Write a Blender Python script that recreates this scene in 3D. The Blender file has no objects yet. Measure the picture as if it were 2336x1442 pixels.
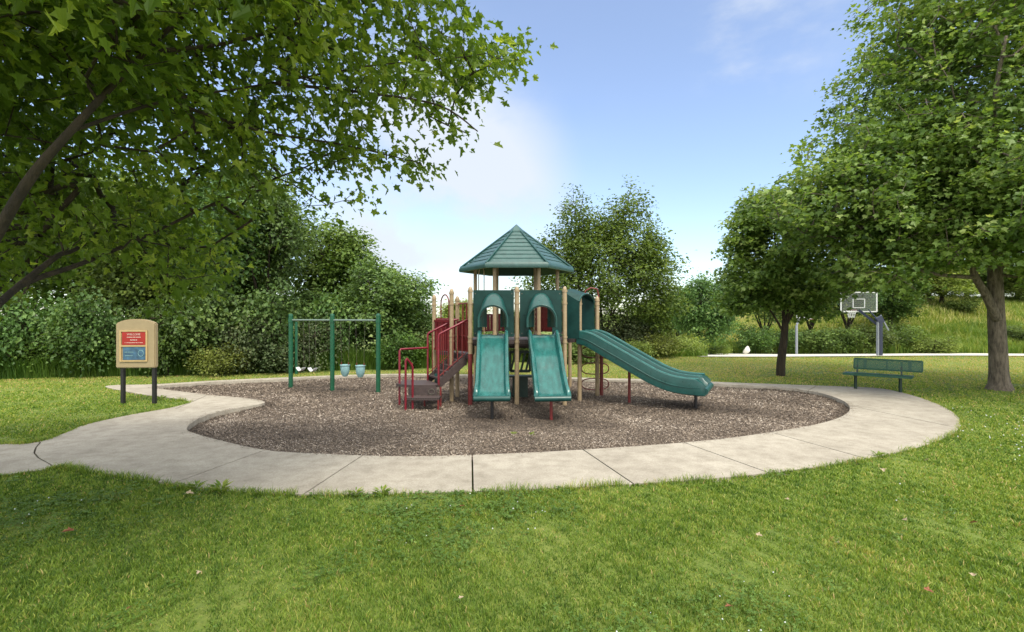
import bpy, bmesh, math, random
import numpy as np
from mathutils import Vector, Matrix
from mathutils.geometry import delaunay_2d_cdt
R = math.radians
rng = np.random.default_rng(7)
random.seed(7)
sc = bpy.context.scene
col = sc.collection

# ------------------------------------------------------------------ camera
H, F = 2.05, 1168.0
cd = bpy.data.cameras.new("camera"); cam = bpy.data.objects.new("camera", cd); col.objects.link(cam)
cam.location = (0, 0, H); cam.rotation_euler = (R(90), 0, 0)
cd.sensor_width = 36; cd.lens = 18.0; cd.clip_start = 0.05; cd.clip_end = 3000
sc.camera = cam

# ------------------------------------------------------------------ sky and sun
SUN_EL, SUN_AZ = R(56), R(152)          # azimuth from +Y towards +X
w = bpy.data.worlds.new("World"); sc.world = w; w.use_nodes = True
nt = w.node_tree; nt.nodes.clear()
out = nt.nodes.new('ShaderNodeOutputWorld'); bg = nt.nodes.new('ShaderNodeBackground')
sky = nt.nodes.new('ShaderNodeTexSky'); sky.sky_type = 'NISHITA'; sky.sun_disc = False
sky.sun_elevation = SUN_EL; sky.sun_rotation = SUN_AZ
sky.air_density = 1.0; sky.dust_density = 0.6; sky.ozone_density = 2.2; sky.altitude = 200
bg.inputs['Strength'].default_value = 0.13
tc = nt.nodes.new('ShaderNodeTexCoord')
def wmath(op, a, b=None, c=None):
    n = nt.nodes.new('ShaderNodeMath'); n.operation = op
    for i, v in enumerate((a, b, c)):
        if v is None: continue
        if isinstance(v, (int, float)): n.inputs[i].default_value = v
        else: nt.links.new(v, n.inputs[i])
    return n.outputs[0]
def cloud_patch(dx, dy, inner, outer, scale, lo, hi, stretch, amount):
    v = Vector((dx - 1168, F, 721 - dy)).normalized()
    d = nt.nodes.new('ShaderNodeVectorMath'); d.operation = 'DOT_PRODUCT'
    nt.links.new(tc.outputs['Generated'], d.inputs[0]); d.inputs[1].default_value = v
    mr = nt.nodes.new('ShaderNodeMapRange'); mr.interpolation_type = 'SMOOTHSTEP'
    nt.links.new(d.outputs['Value'], mr.inputs[0])
    mr.inputs[1].default_value = math.cos(R(outer)); mr.inputs[2].default_value = math.cos(R(inner))
    mp = nt.nodes.new('ShaderNodeMapping'); nt.links.new(tc.outputs['Generated'], mp.inputs[0]); mp.inputs['Scale'].default_value = stretch
    no = nt.nodes.new('ShaderNodeTexNoise'); nt.links.new(mp.outputs[0], no.inputs['Vector'])
    no.inputs['Scale'].default_value = scale; no.inputs['Detail'].default_value = 7; no.inputs['Roughness'].default_value = .55
    m2 = nt.nodes.new('ShaderNodeMapRange'); m2.interpolation_type = 'SMOOTHSTEP'
    nt.links.new(no.outputs['Fac'], m2.inputs[0]); m2.inputs[1].default_value = lo; m2.inputs[2].default_value = hi
    return wmath('MULTIPLY', wmath('MULTIPLY', mr.outputs[0], m2.outputs[0]), amount)
c1 = cloud_patch(990, 430, 1, 17, 3.2, .32, .62, (1, 1, 1.5), .9)
c2 = cloud_patch(1735, 50, 1, 9, 5, .42, .75, (1, 1, 2.2), .55)
c3 = cloud_patch(600, 560, 5, 45, 1.6, .42, .8, (1, 1, 2), .32)
vb = nt.nodes.new('ShaderNodeSeparateXYZ'); nt.links.new(tc.outputs['Generated'], vb.inputs[0])
mb_ = nt.nodes.new('ShaderNodeMapRange'); mb_.interpolation_type = 'SMOOTHSTEP'; nt.links.new(vb.outputs['Y'], mb_.inputs[0]); mb_.inputs[1].default_value = .2; mb_.inputs[2].default_value = -.35; mb_.inputs[3].default_value = 0; mb_.inputs[4].default_value = .8
mask = wmath('MINIMUM', wmath('ADD', wmath('ADD', wmath('ADD', c1, c2), c3), .16), .95)
hs = nt.nodes.new('ShaderNodeHueSaturation'); hs.inputs['Saturation'].default_value = 1.02; hs.inputs['Hue'].default_value = .504; hs.inputs['Value'].default_value = .82
nt.links.new(sky.outputs[0], hs.inputs['Color'])
mix = nt.nodes.new('ShaderNodeMix'); mix.data_type = 'RGBA'
nt.links.new(mask, mix.inputs[0]); nt.links.new(hs.outputs[0], mix.inputs[6]); mix.inputs[7].default_value = (2.55, 2.76, 3.05, 1)
# unseen bright cloud deck overhead and behind the camera, added as soft white fill
mz = nt.nodes.new('ShaderNodeMapRange'); mz.interpolation_type = 'SMOOTHSTEP'; nt.links.new(vb.outputs['Z'], mz.inputs[0]); mz.inputs[1].default_value = .58; mz.inputs[2].default_value = .85
dk = wmath('MINIMUM', wmath('ADD', mb_.outputs[0], mz.outputs[0]), .92)
mix2 = nt.nodes.new('ShaderNodeMix'); mix2.data_type = 'RGBA'; nt.links.new(dk, mix2.inputs[0]); nt.links.new(mix.outputs[2], mix2.inputs[6]); mix2.inputs[7].default_value = (6.9, 6.75, 6.4, 1)
nt.links.new(mix2.outputs[2], bg.inputs['Color']); nt.links.new(bg.outputs[0], out.inputs[0])

ld = bpy.data.lights.new("sun", 'SUN'); ld.energy = 1.4; ld.angle = R(15); ld.color = (1, .93, .80)
sun = bpy.data.objects.new("sun", ld); col.objects.link(sun)
sdir = Vector((math.sin(SUN_AZ) * math.cos(SUN_EL), math.cos(SUN_AZ) * math.cos(SUN_EL), math.sin(SUN_EL)))
sun.rotation_euler = sdir.to_track_quat('Z', 'Y').to_euler(); sun.location = sdir * 60
sc.view_settings.view_transform = 'Standard'; sc.view_settings.look = 'None'
sc.view_settings.exposure = 1.34; sc.view_settings.gamma = 1
sc.render.engine = 'CYCLES'
sc.cycles.max_bounces = 6; sc.cycles.diffuse_bounces = 3; sc.cycles.glossy_bounces = 2
sc.cycles.transmission_bounces = 4; sc.cycles.transparent_max_bounces = 6
sc.cycles.use_denoising = True

# ------------------------------------------------------------------ helpers
def pt(x, y, Y): return Vector(((x - 1168) / F * Y, Y, H - (y - 721) / F * Y))
def gp(x, y, z=0.0):
    Y = (H - z) * F / (y - 721); return ((x - 1168) / F * Y, Y)
def tag(o, label=None, cat=None, group=None, kind=None):
    if label: o['label'] = label
    if cat: o['category'] = cat
    if group: o['group'] = group
    if kind: o['kind'] = kind
    return o
def empty(name, loc, rz=0.0, **k):
    o = bpy.data.objects.new(name, None); col.objects.link(o); o.location = loc; o.rotation_euler = (0, 0, rz)
    o.empty_display_size = .2
    return tag(o, **k)
def copy_tree(o, parent=None):
    kids = list(o.children); c = o.copy(); col.objects.link(c); c.parent = parent
    for ch in kids: copy_tree(ch, c)
    return c
class MB:
    def __init__(s): s.v = []; s.f = []
    def add(s, vs, fs):
        b = len(s.v); s.v += [tuple(v) for v in vs]; s.f += [tuple(i + b for i in f) for f in fs]; return s
    def box(s, c, d, rz=0.0, M=None):
        hx, hy, hz = d[0] / 2, d[1] / 2, d[2] / 2
        m = Matrix.Translation(c) @ (M if M else Matrix.Rotation(rz, 4, 'Z'))
        vs = [m @ Vector((x, y, z)) for x in (-hx, hx) for y in (-hy, hy) for z in (-hz, hz)]
        return s.add(vs, [(0, 1, 3, 2), (4, 6, 7, 5), (0, 4, 5, 1), (2, 3, 7, 6), (0, 2, 6, 4), (1, 5, 7, 3)])
    def beam(s, a, b, w_, h_):
        a = Vector(a); b = Vector(b); d = b - a
        q = d.to_track_quat('X', 'Z').to_matrix().to_4x4()
        return s.box((a + b) / 2, (d.length, w_, h_), M=q)
    def tube(s, pts, r, n=8, closed=False, cap=True):
        pts = [Vector(p) for p in pts]; k = len(pts)
        rs = r if isinstance(r, (list, tuple)) else [r] * k
        prev = None; rings = []
        for i, p in enumerate(pts):
            if closed: t = pts[(i + 1) % k] - pts[i - 1]
            else: t = pts[min(i + 1, k - 1)] - pts[max(i - 1, 0)]
            t.normalize()
            if prev is None:
                u = t.orthogonal().normalized()
                if abs(t.z) > .9: u = (Vector((1, 0, 0)) - t * t.x).normalized()
            else: u = (prev - t * prev.dot(t)).normalized()
            prev = u; v = t.cross(u)
            rings.append([p + (u * math.cos(2 * math.pi * j / n) + v * math.sin(2 * math.pi * j / n)) * rs[i] for j in range(n)])
        vs = [q for rr in rings for q in rr]; fs = []
        for i in range(k if closed else k - 1):
            a = i * n; b = ((i + 1) % k) * n
            for j in range(n): fs.append((a + j, a + (j + 1) % n, b + (j + 1) % n, b + j))
        if cap and not closed:
            fs.append(tuple(range(n))[::-1]); fs.append(tuple((k - 1) * n + j for j in range(n)))
        return s.add(vs, fs)
    def prism(s, poly, z0, z1):                       # vertical prism
        n = len(poly)
        vs = [(p[0], p[1], z0) for p in poly] + [(p[0], p[1], z1) for p in poly]
        return s.add(vs, [tuple(range(n))[::-1], tuple(range(n, 2 * n))] + [(i, (i + 1) % n, n + (i + 1) % n, n + i) for i in range(n)])
    def slab(s, poly, o, u, v, t):                     # polygon (a,b) in plane o + a u + b v, thickness vector t
        o = Vector(o); u = Vector(u); v = Vector(v); t = Vector(t); n = len(poly)
        a = [o + u * p[0] + v * p[1] - t / 2 for p in poly]; b = [q + t for q in a]
        return s.add(a + b, [tuple(range(n))[::-1], tuple(range(n, 2 * n))] + [(i, (i + 1) % n, n + (i + 1) % n, n + i) for i in range(n)])
    def sweep(s, rings, cap=True):
        n = len(rings[0]); k = len(rings); fs = []
        for i in range(k - 1):
            for j in range(n): fs.append((i * n + j, i * n + (j + 1) % n, (i + 1) * n + (j + 1) % n, (i + 1) * n + j))
        if cap: fs.append(tuple(range(n))[::-1]); fs.append(tuple((k - 1) * n + j for j in range(n)))
        return s.add([q for r_ in rings for q in r_], fs)
    def build(s, name, mat, parent=None, smooth=True, bevel=0.0, label=None, base=None):
        me = bpy.data.meshes.new(name)
        org = Vector((0, 0, 0))
        p = parent
        while p is not None: org += Vector(p.location); p = p.parent
        if base is not None: org = Vector(base)
        me.from_pydata([tuple(Vector(v) - org) for v in s.v], [], s.f); me.update()
        bm = bmesh.new(); bm.from_mesh(me); bmesh.ops.recalc_face_normals(bm, faces=bm.faces)
        if bevel:
            es = [e for e in bm.edges if len(e.link_faces) == 2 and e.calc_face_angle(0) > .6]
            bmesh.ops.bevel(bm, geom=es, offset=bevel, segments=2, affect='EDGES', clamp_overlap=True)
        if smooth:
            for f in bm.faces: f.smooth = True
            for e in bm.edges:
                if len(e.link_faces) == 2 and e.calc_face_angle(0) > .75: e.smooth = False
        bm.to_mesh(me); bm.free()
        o = bpy.data.objects.new(name, me); col.objects.link(o); me.materials.append(mat)
        if parent is not None: o.parent = parent
        elif base is not None: o.location = base
        if label: o['label'] = label
        return o

def npmesh(name, V, faces, mat, parent=None, attrs=None, smooth=False, loc=None):
    """V (n,3); faces list of int arrays (m,k)"""
    me = bpy.data.meshes.new(name)
    V = np.asarray(V, np.float32)
    if parent is not None and loc is None:
        V = V - np.array(parent.location, np.float32)
    if loc is not None and parent is None: V = V - np.array(loc, np.float32)
    me.vertices.add(len(V)); me.vertices.foreach_set('co', V.ravel())
    ls = np.concatenate([f.ravel() for f in faces]).astype(np.int32)
    tot = np.concatenate([np.full(len(f), f.shape[1]) for f in faces]).astype(np.int32)
    st = np.concatenate([[0], np.cumsum(tot)[:-1]]).astype(np.int32)
    me.loops.add(len(ls)); me.loops.foreach_set('vertex_index', ls)
    me.polygons.add(len(tot)); me.polygons.foreach_set('loop_start', st); me.polygons.foreach_set('loop_total', tot)
    me.polygons.foreach_set('use_smooth', np.full(len(tot), smooth))
    for k, a in (attrs or {}).items():
        at = me.attributes.new(k, 'FLOAT', 'POINT'); at.data.foreach_set('value', np.asarray(a, np.float32))
    me.update(calc_edges=True); me.validate()
    me.materials.append(mat)
    o = bpy.data.objects.new(name, me); col.objects.link(o)
    if parent is not None: o.parent = parent
    elif loc is not None: o.location = loc
    return o

def fnoise(P, freq, seed, octs=3):
    """smooth pseudo noise in about -1..1 for points (n,d)"""
    r_ = np.random.default_rng(seed); P = np.asarray(P, float); s = np.zeros(len(P)); a = 1.0; tot = 0
    for o in range(octs):
        for _ in range(5):
            k = r_.normal(size=P.shape[1]); k = k / np.linalg.norm(k) * freq * (2 ** o) * r_.uniform(.6, 1.4)
            s += a * np.sin(P @ k * 2 * math.pi + r_.uniform(0, 6.28)); tot += a * .5
        a *= .55
    return s / tot * 1.2
def inpoly(P, poly):
    x = P[:, 0]; y = P[:, 1]; r_ = np.zeros(len(P), bool); n = len(poly)
    for i in range(n):
        x0, y0 = poly[i]; x1, y1 = poly[(i + 1) % n]
        if y0 == y1: continue
        c = ((y0 > y) != (y1 > y)) & (x < (x1 - x0) * (y - y0) / (y1 - y0) + x0); r_ ^= c
    return r_
def pdist(P, poly, closed=True):
    d = np.full(len(P), 1e9); n = len(poly)
    for i in range(n if closed else n - 1):
        a = np.array(poly[i]); b = np.array(poly[(i + 1) % n]); ab = b - a
        t = np.clip(((P - a) @ ab) / max(ab @ ab, 1e-9), 0, 1)
        d = np.minimum(d, np.linalg.norm(P - (a + t[:, None] * ab), axis=1))
    return d
def catmull(pts, per=6, closed=True):
    n = len(pts); o = []
    P = [np.array(p, float) for p in pts]
    for i in range(n if closed else n - 1):
        if closed: a, b, c, d = P[i - 1], P[i], P[(i + 1) % n], P[(i + 2) % n]
        else: a, b, c, d = P[max(i - 1, 0)], P[i], P[i + 1], P[min(i + 2, n - 1)]
        for k in range(per):
            t = k / per
            o.append(.5 * ((2 * b) + (-a + c) * t + (2 * a - 5 * b + 4 * c - d) * t * t + (-a + 3 * b - 3 * c + d) * t ** 3))
    if not closed: o.append(P[-1])
    return [tuple(q) for q in o]

# ------------------------------------------------------------------ materials
def new_mat(name):
    m = bpy.data.materials.new(name); m.use_nodes = True; t = m.node_tree
    return m, t, t.nodes['Principled BSDF']
def N(t, kind, **k):
    n = t.nodes.new(kind)
    for a, v in k.items(): setattr(n, a, v)
    return n
def rgbramp(t, fac, stops):
    r_ = N(t, 'ShaderNodeValToRGB'); t.links.new(fac, r_.inputs[0]); e = r_.color_ramp.elements
    while len(e) < len(stops): e.new(.5)
    for i, (p, c) in enumerate(stops): e[i].position = p; e[i].color = (*c, 1)
    return r_.outputs[0]
def noise(t, scale, detail=4, rough=.55, vec=None, stretch=None):
    n = N(t, 'ShaderNodeTexNoise'); n.inputs['Scale'].default_value = scale; n.inputs['Detail'].default_value = detail; n.inputs['Roughness'].default_value = rough
    tcn = N(t, 'ShaderNodeTexCoord'); src = tcn.outputs['Object']
    if stretch:
        mp = N(t, 'ShaderNodeMapping'); t.links.new(src, mp.inputs[0]); mp.inputs['Scale'].default_value = stretch; src = mp.outputs[0]
    t.links.new(src, n.inputs['Vector']); return n.outputs['Fac']
def bump(t, bsdf, h, strength, dist=.02):
    b = N(t, 'ShaderNodeBump'); b.inputs['Strength'].default_value = strength; b.inputs['Distance'].default_value = dist
    t.links.new(h, b.inputs['Height']); t.links.new(b.outputs[0], bsdf.inputs['Normal'])
def paint(name, c, rough=.4, var=.25, scale=6, metallic=0.0, bmp=.05, spec=.5, stretch=None):
    m, t, b = new_mat(name)
    lo = tuple(x * (1 - var) for x in c); hi = tuple(min(1, x * (1 + var) + .01 * var) for x in c)
    nf = noise(t, scale, 6, .65, stretch=stretch)
    t.links.new(rgbramp(t, nf, [(.3, lo), (.7, hi)]), b.inputs['Base Color'])
    mr = N(t, 'ShaderNodeMapRange'); t.links.new(noise(t, scale * 3, 4), mr.inputs[0]); mr.inputs[3].default_value = max(.05, rough - .12); mr.inputs[4].default_value = rough + .15
    t.links.new(mr.outputs[0], b.inputs['Roughness']); b.inputs['Metallic'].default_value = metallic
    b.inputs['Specular IOR Level'].default_value = spec
    if bmp: bump(t, b, noise(t, 60, 3), bmp, .005)
    return m
def leaf_mat(name, stops, trans=.35, rough=.45, objvar=.0, sat=1.0):
    m, t, b = new_mat(name)
    a = N(t, 'ShaderNodeAttribute', attribute_name='v')
    fac = a.outputs['Fac']
    c = rgbramp(t, fac, stops)
    if objvar:
        oi = N(t, 'ShaderNodeObjectInfo'); h = N(t, 'ShaderNodeHueSaturation')
        mr = N(t, 'ShaderNodeMapRange'); t.links.new(oi.outputs['Random'], mr.inputs[0]); mr.inputs[3].default_value = .5 - .022 * objvar; mr.inputs[4].default_value = .5 + .022 * objvar
        t.links.new(mr.outputs[0], h.inputs['Hue']); m2 = N(t, 'ShaderNodeMath', operation='MULTIPLY'); t.links.new(oi.outputs['Random'], m2.inputs[0]); m2.inputs[1].default_value = 7.31
        fr = N(t, 'ShaderNodeMath', operation='FRACT'); t.links.new(m2.outputs[0], fr.inputs[0])
        m3 = N(t, 'ShaderNodeMapRange'); t.links.new(fr.outputs[0], m3.inputs[0]); m3.inputs[3].default_value = 1 - .3 * objvar; m3.inputs[4].default_value = 1 + .3 * objvar
        t.links.new(m3.outputs[0], h.inputs['Value']); t.links.new(c, h.inputs['Color']); c = h.outputs[0]
    t.links.new(c, b.inputs['Base Color']); b.inputs['Roughness'].default_value = rough; b.inputs['Specular IOR Level'].default_value = .35
    tr = N(t, 'ShaderNodeBsdfTranslucent'); mx = N(t, 'ShaderNodeMixShader'); mx.inputs[0].default_value = trans
    bc = N(t, 'ShaderNodeMix', data_type='RGBA', blend_type='MULTIPLY'); bc.inputs[0].default_value = 1
    t.links.new(c, bc.inputs[6]); bc.inputs[7].default_value = (1.5, 1.45, .7, 1)
    t.links.new(bc.outputs[2], tr.inputs[0])
    t.links.new(b.outputs[0], mx.inputs[1]); t.links.new(tr.outputs[0], mx.inputs[2])
    t.links.new(mx.outputs[0], t.nodes['Material Output'].inputs[0])
    return m
def bark_mat(name, a, b_, scale=9):
    m, t, b = new_mat(name)
    nf = noise(t, scale, 8, .7, stretch=(1, 1, .22))
    t.links.new(rgbramp(t, nf, [(.32, a), (.66, b_)]), b.inputs['Base Color']); b.inputs['Roughness'].default_value = .9
    bump(t, b, nf, 1, .06); return m

M = {}
M['teal'] = paint('teal_plastic', (.006, .060, .054), .3, .22, 5)
M['teal_bed'] = paint('teal_slide_plastic', (.016, .112, .104), .24, .4, 3.5, stretch=(3, 1, 1))  # paler than the other plastic: wear, plus sky sheen put into the colour
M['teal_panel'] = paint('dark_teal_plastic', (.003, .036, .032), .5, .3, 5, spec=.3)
M['roof'] = paint('roof_teal', (.038, .095, .088), .38, .2, 7)
M['tan'] = paint('tan_paint', (.33, .25, .15), .4, .14, 8)
M['crimson'] = paint('crimson_paint', (.17, .006, .018), .35, .25, 8)
M['redtube'] = paint('dull_red_paint', (.17, .02, .02), .4, .3, 12)
M['brown'] = paint('brown_deck_coating', (.055, .038, .036), .6, .35, 14)
M['black'] = paint('black_paint', (.012, .012, .014), .4, .2, 9)
M['green'] = paint('green_post_paint', (.006, .085, .04), .38, .2, 6)
M['benchgreen'] = paint('bench_green', (.008, .07, .038), .42, .25, 12)
M['darkgreen'] = paint('dark_green_metal', (.006, .026, .018), .4, .2, 12)
M['steel'] = paint('galvanised_steel', (.15, .21, .18), .4, .15, 20, metallic=.2)
M['chain'] = paint('chain_steel', (.13, .12, .10), .4, .2, 20, metallic=.4)
M['pale'] = paint('pale_aqua_rubber', (.20, .36, .38), .5, .15, 12)
M['white'] = paint('white_paint', (.6, .62, .62), .45, .06, 8)
M['bluegrey'] = paint('blue_grey_paint', (.02, .027, .06), .4, .15, 8)
M['lightgrey'] = paint('light_grey_metal', (.22, .24, .28), .45, .1, 8)
M['signtan'] = paint('sign_tan_plastic', (.33, .26, .15), .5, .08, 7)
M['red'] = paint('sign_red', (.34, .015, .010), .45, .1, 7)
M['signblue'] = paint('sign_blue', (.04, .11, .19), .35, .5, 9)
M['signwhite'] = paint('sign_lettering', (.62, .5, .45), .5, .1, 20)
M['barkbig'] = bark_mat('grey_bark', (.045, .036, .027), (.26, .215, .165), 16)
M['barkdark'] = bark_mat('dark_bark', (.012, .009, .005), (.058, .042, .025))
M['weather'] = paint('house_siding', (.5, .48, .45), .7, .06, 3)
M['shingle'] = paint('roof_shingle', (.17, .145, .145), .85, .2, 20)
M['rock'] = paint('pale_rock', (.72, .70, .66), .8, .12, 5, bmp=.6)

G = [(.0, (.010, .035, .004)), (.35, (.026, .085, .008)), (.65, (.055, .145, .014)), (1, (.14, .24, .03))]
M['maple'] = leaf_mat('maple_leaf', [(.0, (.036, .074, .010)), (.4, (.085, .150, .020)), (.75, (.16, .245, .032)), (1, (.30, .38, .06))], .52, .32)
M['maple2'] = leaf_mat('park_maple_leaf', [(.0, (.038, .078, .016)), (.4, (.10, .175, .036)), (.75, (.20, .30, .065)), (1, (.34, .42, .15))], .4, .42)
M['leafdark'] = leaf_mat('dark_leaf', [(.0, (.040, .076, .022)), (.5, (.10, .17, .044)), (1, (.23, .32, .09))], .3, .5, 1)
M['leafmid'] = leaf_mat('mid_leaf', [(.0, (.035, .07, .014)), (.5, (.10, .17, .035)), (1, (.22, .31, .07))], .34, .5, 1)
M['leafpale'] = leaf_mat('pale_leaf', [(.0, (.07, .11, .02)), (.5, (.18, .25, .05)), (1, (.34, .40, .11))], .34, .5, 1)
M['leafgrey'] = leaf_mat('grey_green_leaf', [(.0, (.035, .055, .02)), (.5, (.085, .12, .05)), (1, (.18, .2, .1))], .3, .55, 1)

# ------------------------------------------------------------------ ground layout (metres)
def gl(L): return [gp(x, y) for x, y in L]
mulch_px = [(355, 884), (500, 873), (660, 866), (780, 860), (900, 857), (1000, 857.5), (1150, 860), (1330, 867), (1500, 871.5), (1620, 877), (1750, 884), (1850, 894),
            (1912, 911), (1938, 930), (1925, 950), (1865, 970), (1750, 990), (1600, 1009), (1330, 1029), (1080, 1041), (900, 1044), (700, 1037),
            (600, 1029), (500, 1007), (440, 990), (426, 980), (445, 962), (490, 944), (560, 930), (604, 920), (570, 911), (480, 903), (410, 894)]
MULCH = catmull(gl(mulch_px), 5)
outer_px = [(-250, 1000), (0, 1016), (90, 1010), (150, 990), (200, 970), (300, 948), (390, 932), (432, 919), (400, 911), (340, 904), (290, 895), (240, 884), (270, 880),
            (355, 878), (500, 869), (660, 862), (780, 857), (900, 854), (1000, 854.5), (1150, 857), (1330, 863), (1500, 867), (1620, 872), (1750, 877), (1900, 882.5), (2000, 887), (2060, 898),
            (2130, 920), (2178, 946), (2191, 970), (2170, 995), (2100, 1022), (2000, 1045), (1900, 1063), (1750, 1083), (1600, 1097), (1440, 1108), (1300, 1116), (1080, 1125),
            (850, 1131), (700, 1132), (600, 1129), (500, 1122), (400, 1109), (300, 1094), (200, 1077), (150, 1070), (100, 1076), (0, 1088), (-250, 1125)]
OUTER = catmull(gl(outer_px), 4)
joints_px = [[(618, 1025), (380, 1112)], [(838, 1035), (680, 1140)], [(1077, 1032), (1079, 1132)], [(1320, 1022), (1456, 1115)], [(1548, 1008), (1775, 1090)], [(1745, 985), (1985, 1052)],
             [(1925, 925), (2215, 985)], [(60, 1003), (92, 1012), (82, 1024), (78, 1036), (88, 1048), (110, 1060), (140, 1078)], [(1870, 878), (1830, 900)], [(1500, 864), (1490, 877)], [(470, 905), (400, 935)]]
JOINTS = [gl(j) for j in joints_px]

def terrain_z(X, Y):
    X = np.asarray(X, float); Y = np.asarray(Y, float)
    ss = lambda a, b, v: (lambda t: t * t * (3 - 2 * t))(np.clip((v - a) / (b - a), 0, 1))
    z = -.067 * np.clip(Y - 26, 0, 13)
    z = z + ss(42, 62, Y) * 1.9 * ss(10, 22, X)
    z = z + ss(24, 38, X) * ss(37.5, 50, Y) * 3.3 * (1 - .5 * ss(70, 140, Y))
    z = z + .05 * np.sin(X * .31 + 1) * np.sin(Y * .27) * ss(17, 26, Y)
    return z

# ground colours: a lawn with broad patches of yellower and deeper grass
m, t, b = new_mat('lawn_soil'); M['ground'] = m
n1 = noise(t, .35, 5, .6); n2 = noise(t, 9, 6, .7)
mx = N(t, 'ShaderNodeMix', data_type='FLOAT'); mx.inputs[0].default_value = .5; t.links.new(n1, mx.inputs[2]); t.links.new(n2, mx.inputs[3])
t.links.new(rgbramp(t, mx.outputs[0], [(.3, (.06, .10, .014)), (.5, (.13, .18, .025)), (.68, (.22, .24, .05))]), b.inputs['Base Color'])
b.inputs['Roughness'].default_value = .9; bump(t, b, n2, .7, .05)
xs = np.unique(np.round(np.concatenate([np.arange(-12, 9.5, .12), np.arange(-40, 45, 1.0), np.arange(-400, 401, 20.0)]), 3))
ys = np.unique(np.round(np.concatenate([np.arange(4.8, 18.2, .12), np.arange(-12, 70, 1.0), np.arange(70, 900, 20.0)]), 3))
XX, YY = np.meshgrid(xs, ys); P2 = np.c_[XX.ravel(), YY.ravel()]
Z = terrain_z(P2[:, 0], P2[:, 1]) + .012 * fnoise(P2, .5, 3)
near = (np.abs(P2[:, 0]) < 14) & (P2[:, 1] > 4) & (P2[:, 1] < 19)
ins = np.zeros(len(P2), bool); ins[near] = inpoly(P2[near], OUTER)
Z[ins] = -.14
nx, ny = len(xs), len(ys); idx = np.arange(nx * ny).reshape(ny, nx)
q = np.stack([idx[:-1, :-1], idx[:-1, 1:], idx[1:, 1:], idx[1:, :-1]], -1).reshape(-1, 4)
tag(npmesh('ground', np.c_[P2, Z], [q], M['ground'], smooth=True), kind='structure')

# concrete path
m, t, b = new_mat('concrete'); M['concrete'] = m
n1 = noise(t, .9, 6, .6); n2 = noise(t, 45, 4, .7); n3 = noise(t, 4.5, 5, .7)
c_ = rgbramp(t, n1, [(.3, (.34, .305, .248)), (.7, (.465, .425, .352))])
mm = N(t, 'ShaderNodeMix', data_type='RGBA', blend_type='MULTIPLY'); mm.inputs[0].default_value = 1
t.links.new(c_, mm.inputs[6]); t.links.new(rgbramp(t, n3, [(.32, (.76, .745, .72)), (.5, (.94, .935, .93)), (.62, (1.04, 1.04, 1.04))]), mm.inputs[7])
m5 = N(t, 'ShaderNodeMix', data_type='RGBA', blend_type='MULTIPLY'); m5.inputs[0].default_value = 1
t.links.new(mm.outputs[2], m5.inputs[6]); t.links.new(rgbramp(t, n2, [(.3, (.72, .71, .70)), (.6, (1, 1, 1)), (.75, (1.12, 1.12, 1.12))]), m5.inputs[7])
t.links.new(m5.outputs[2], b.inputs['Base Color']); b.inputs['Roughness'].default_value = .85; bump(t, b, n2, .3, .004)
pts, edges = [], []
def addloop(L, closed=True):
    b0 = len(pts); pts.extend([Vector(p[:2]) for p in L]); n = len(L)
    edges.extend([(b0 + i, b0 + (i + 1) % n) for i in range(n if closed else n - 1)])
addloop(OUTER); addloop(MULCH)
gaps = []
for j in JOINTS:
    w2 = .011; A = np.array(j); L_, R_ = [], []
    for i in range(len(A)):
        d = A[min(i + 1, len(A) - 1)] - A[max(i - 1, 0)]; d = d / np.linalg.norm(d); n_ = np.array([-d[1], d[0]])
        L_.append(tuple(A[i] + n_ * w2)); R_.append(tuple(A[i] - n_ * w2))
    g_ = L_ + R_[::-1]; gaps.append(g_); addloop(g_)
vo, eo, fo, *_ = delaunay_2d_cdt(pts, edges, [], 0, 1e-6)
V2 = np.array([tuple(v) for v in vo]); FC = np.array([tuple(f) for f in fo if len(f) == 3])
cen = V2[FC].mean(1)
keep = inpoly(cen, OUTER) & ~inpoly(cen, MULCH)
for g_ in gaps: keep &= ~inpoly(cen, g_)
mb = MB(); FCk = FC[keep]; nv = len(V2)
mb.v = [(x, y, .022) for x, y in V2] + [(x, y, -.12) for x, y in V2]
mb.f = [tuple(int(i) for i in f) for f in FCk]
ec = {}
for f in mb.f:
    for i in range(3):
        e = (f[i], f[(i + 1) % 3]); ec[tuple(sorted(e))] = ec.get(tuple(sorted(e)), []) + [e]
for k_, l_ in ec.items():
    if len(l_) == 1: a, c = l_[0]; mb.f.append((a, a + nv, c + nv, c))
me = bpy.data.meshes.new('path'); me.from_pydata(mb.v, [], mb.f); me.materials.append(M['concrete'])
bm = bmesh.new(); bm.from_mesh(me); bmesh.ops.delete(bm, geom=[v for v in bm.verts if not v.link_faces], context='VERTS')
bmesh.ops.recalc_face_normals(bm, faces=bm.faces)
if sum(f.normal.z for f in bm.faces) < 0: bmesh.ops.reverse_faces(bm, faces=bm.faces)
bm.to_mesh(me); bm.free()
o = bpy.data.objects.new('path', me); col.objects.link(o); tag(o, kind='structure')

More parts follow.
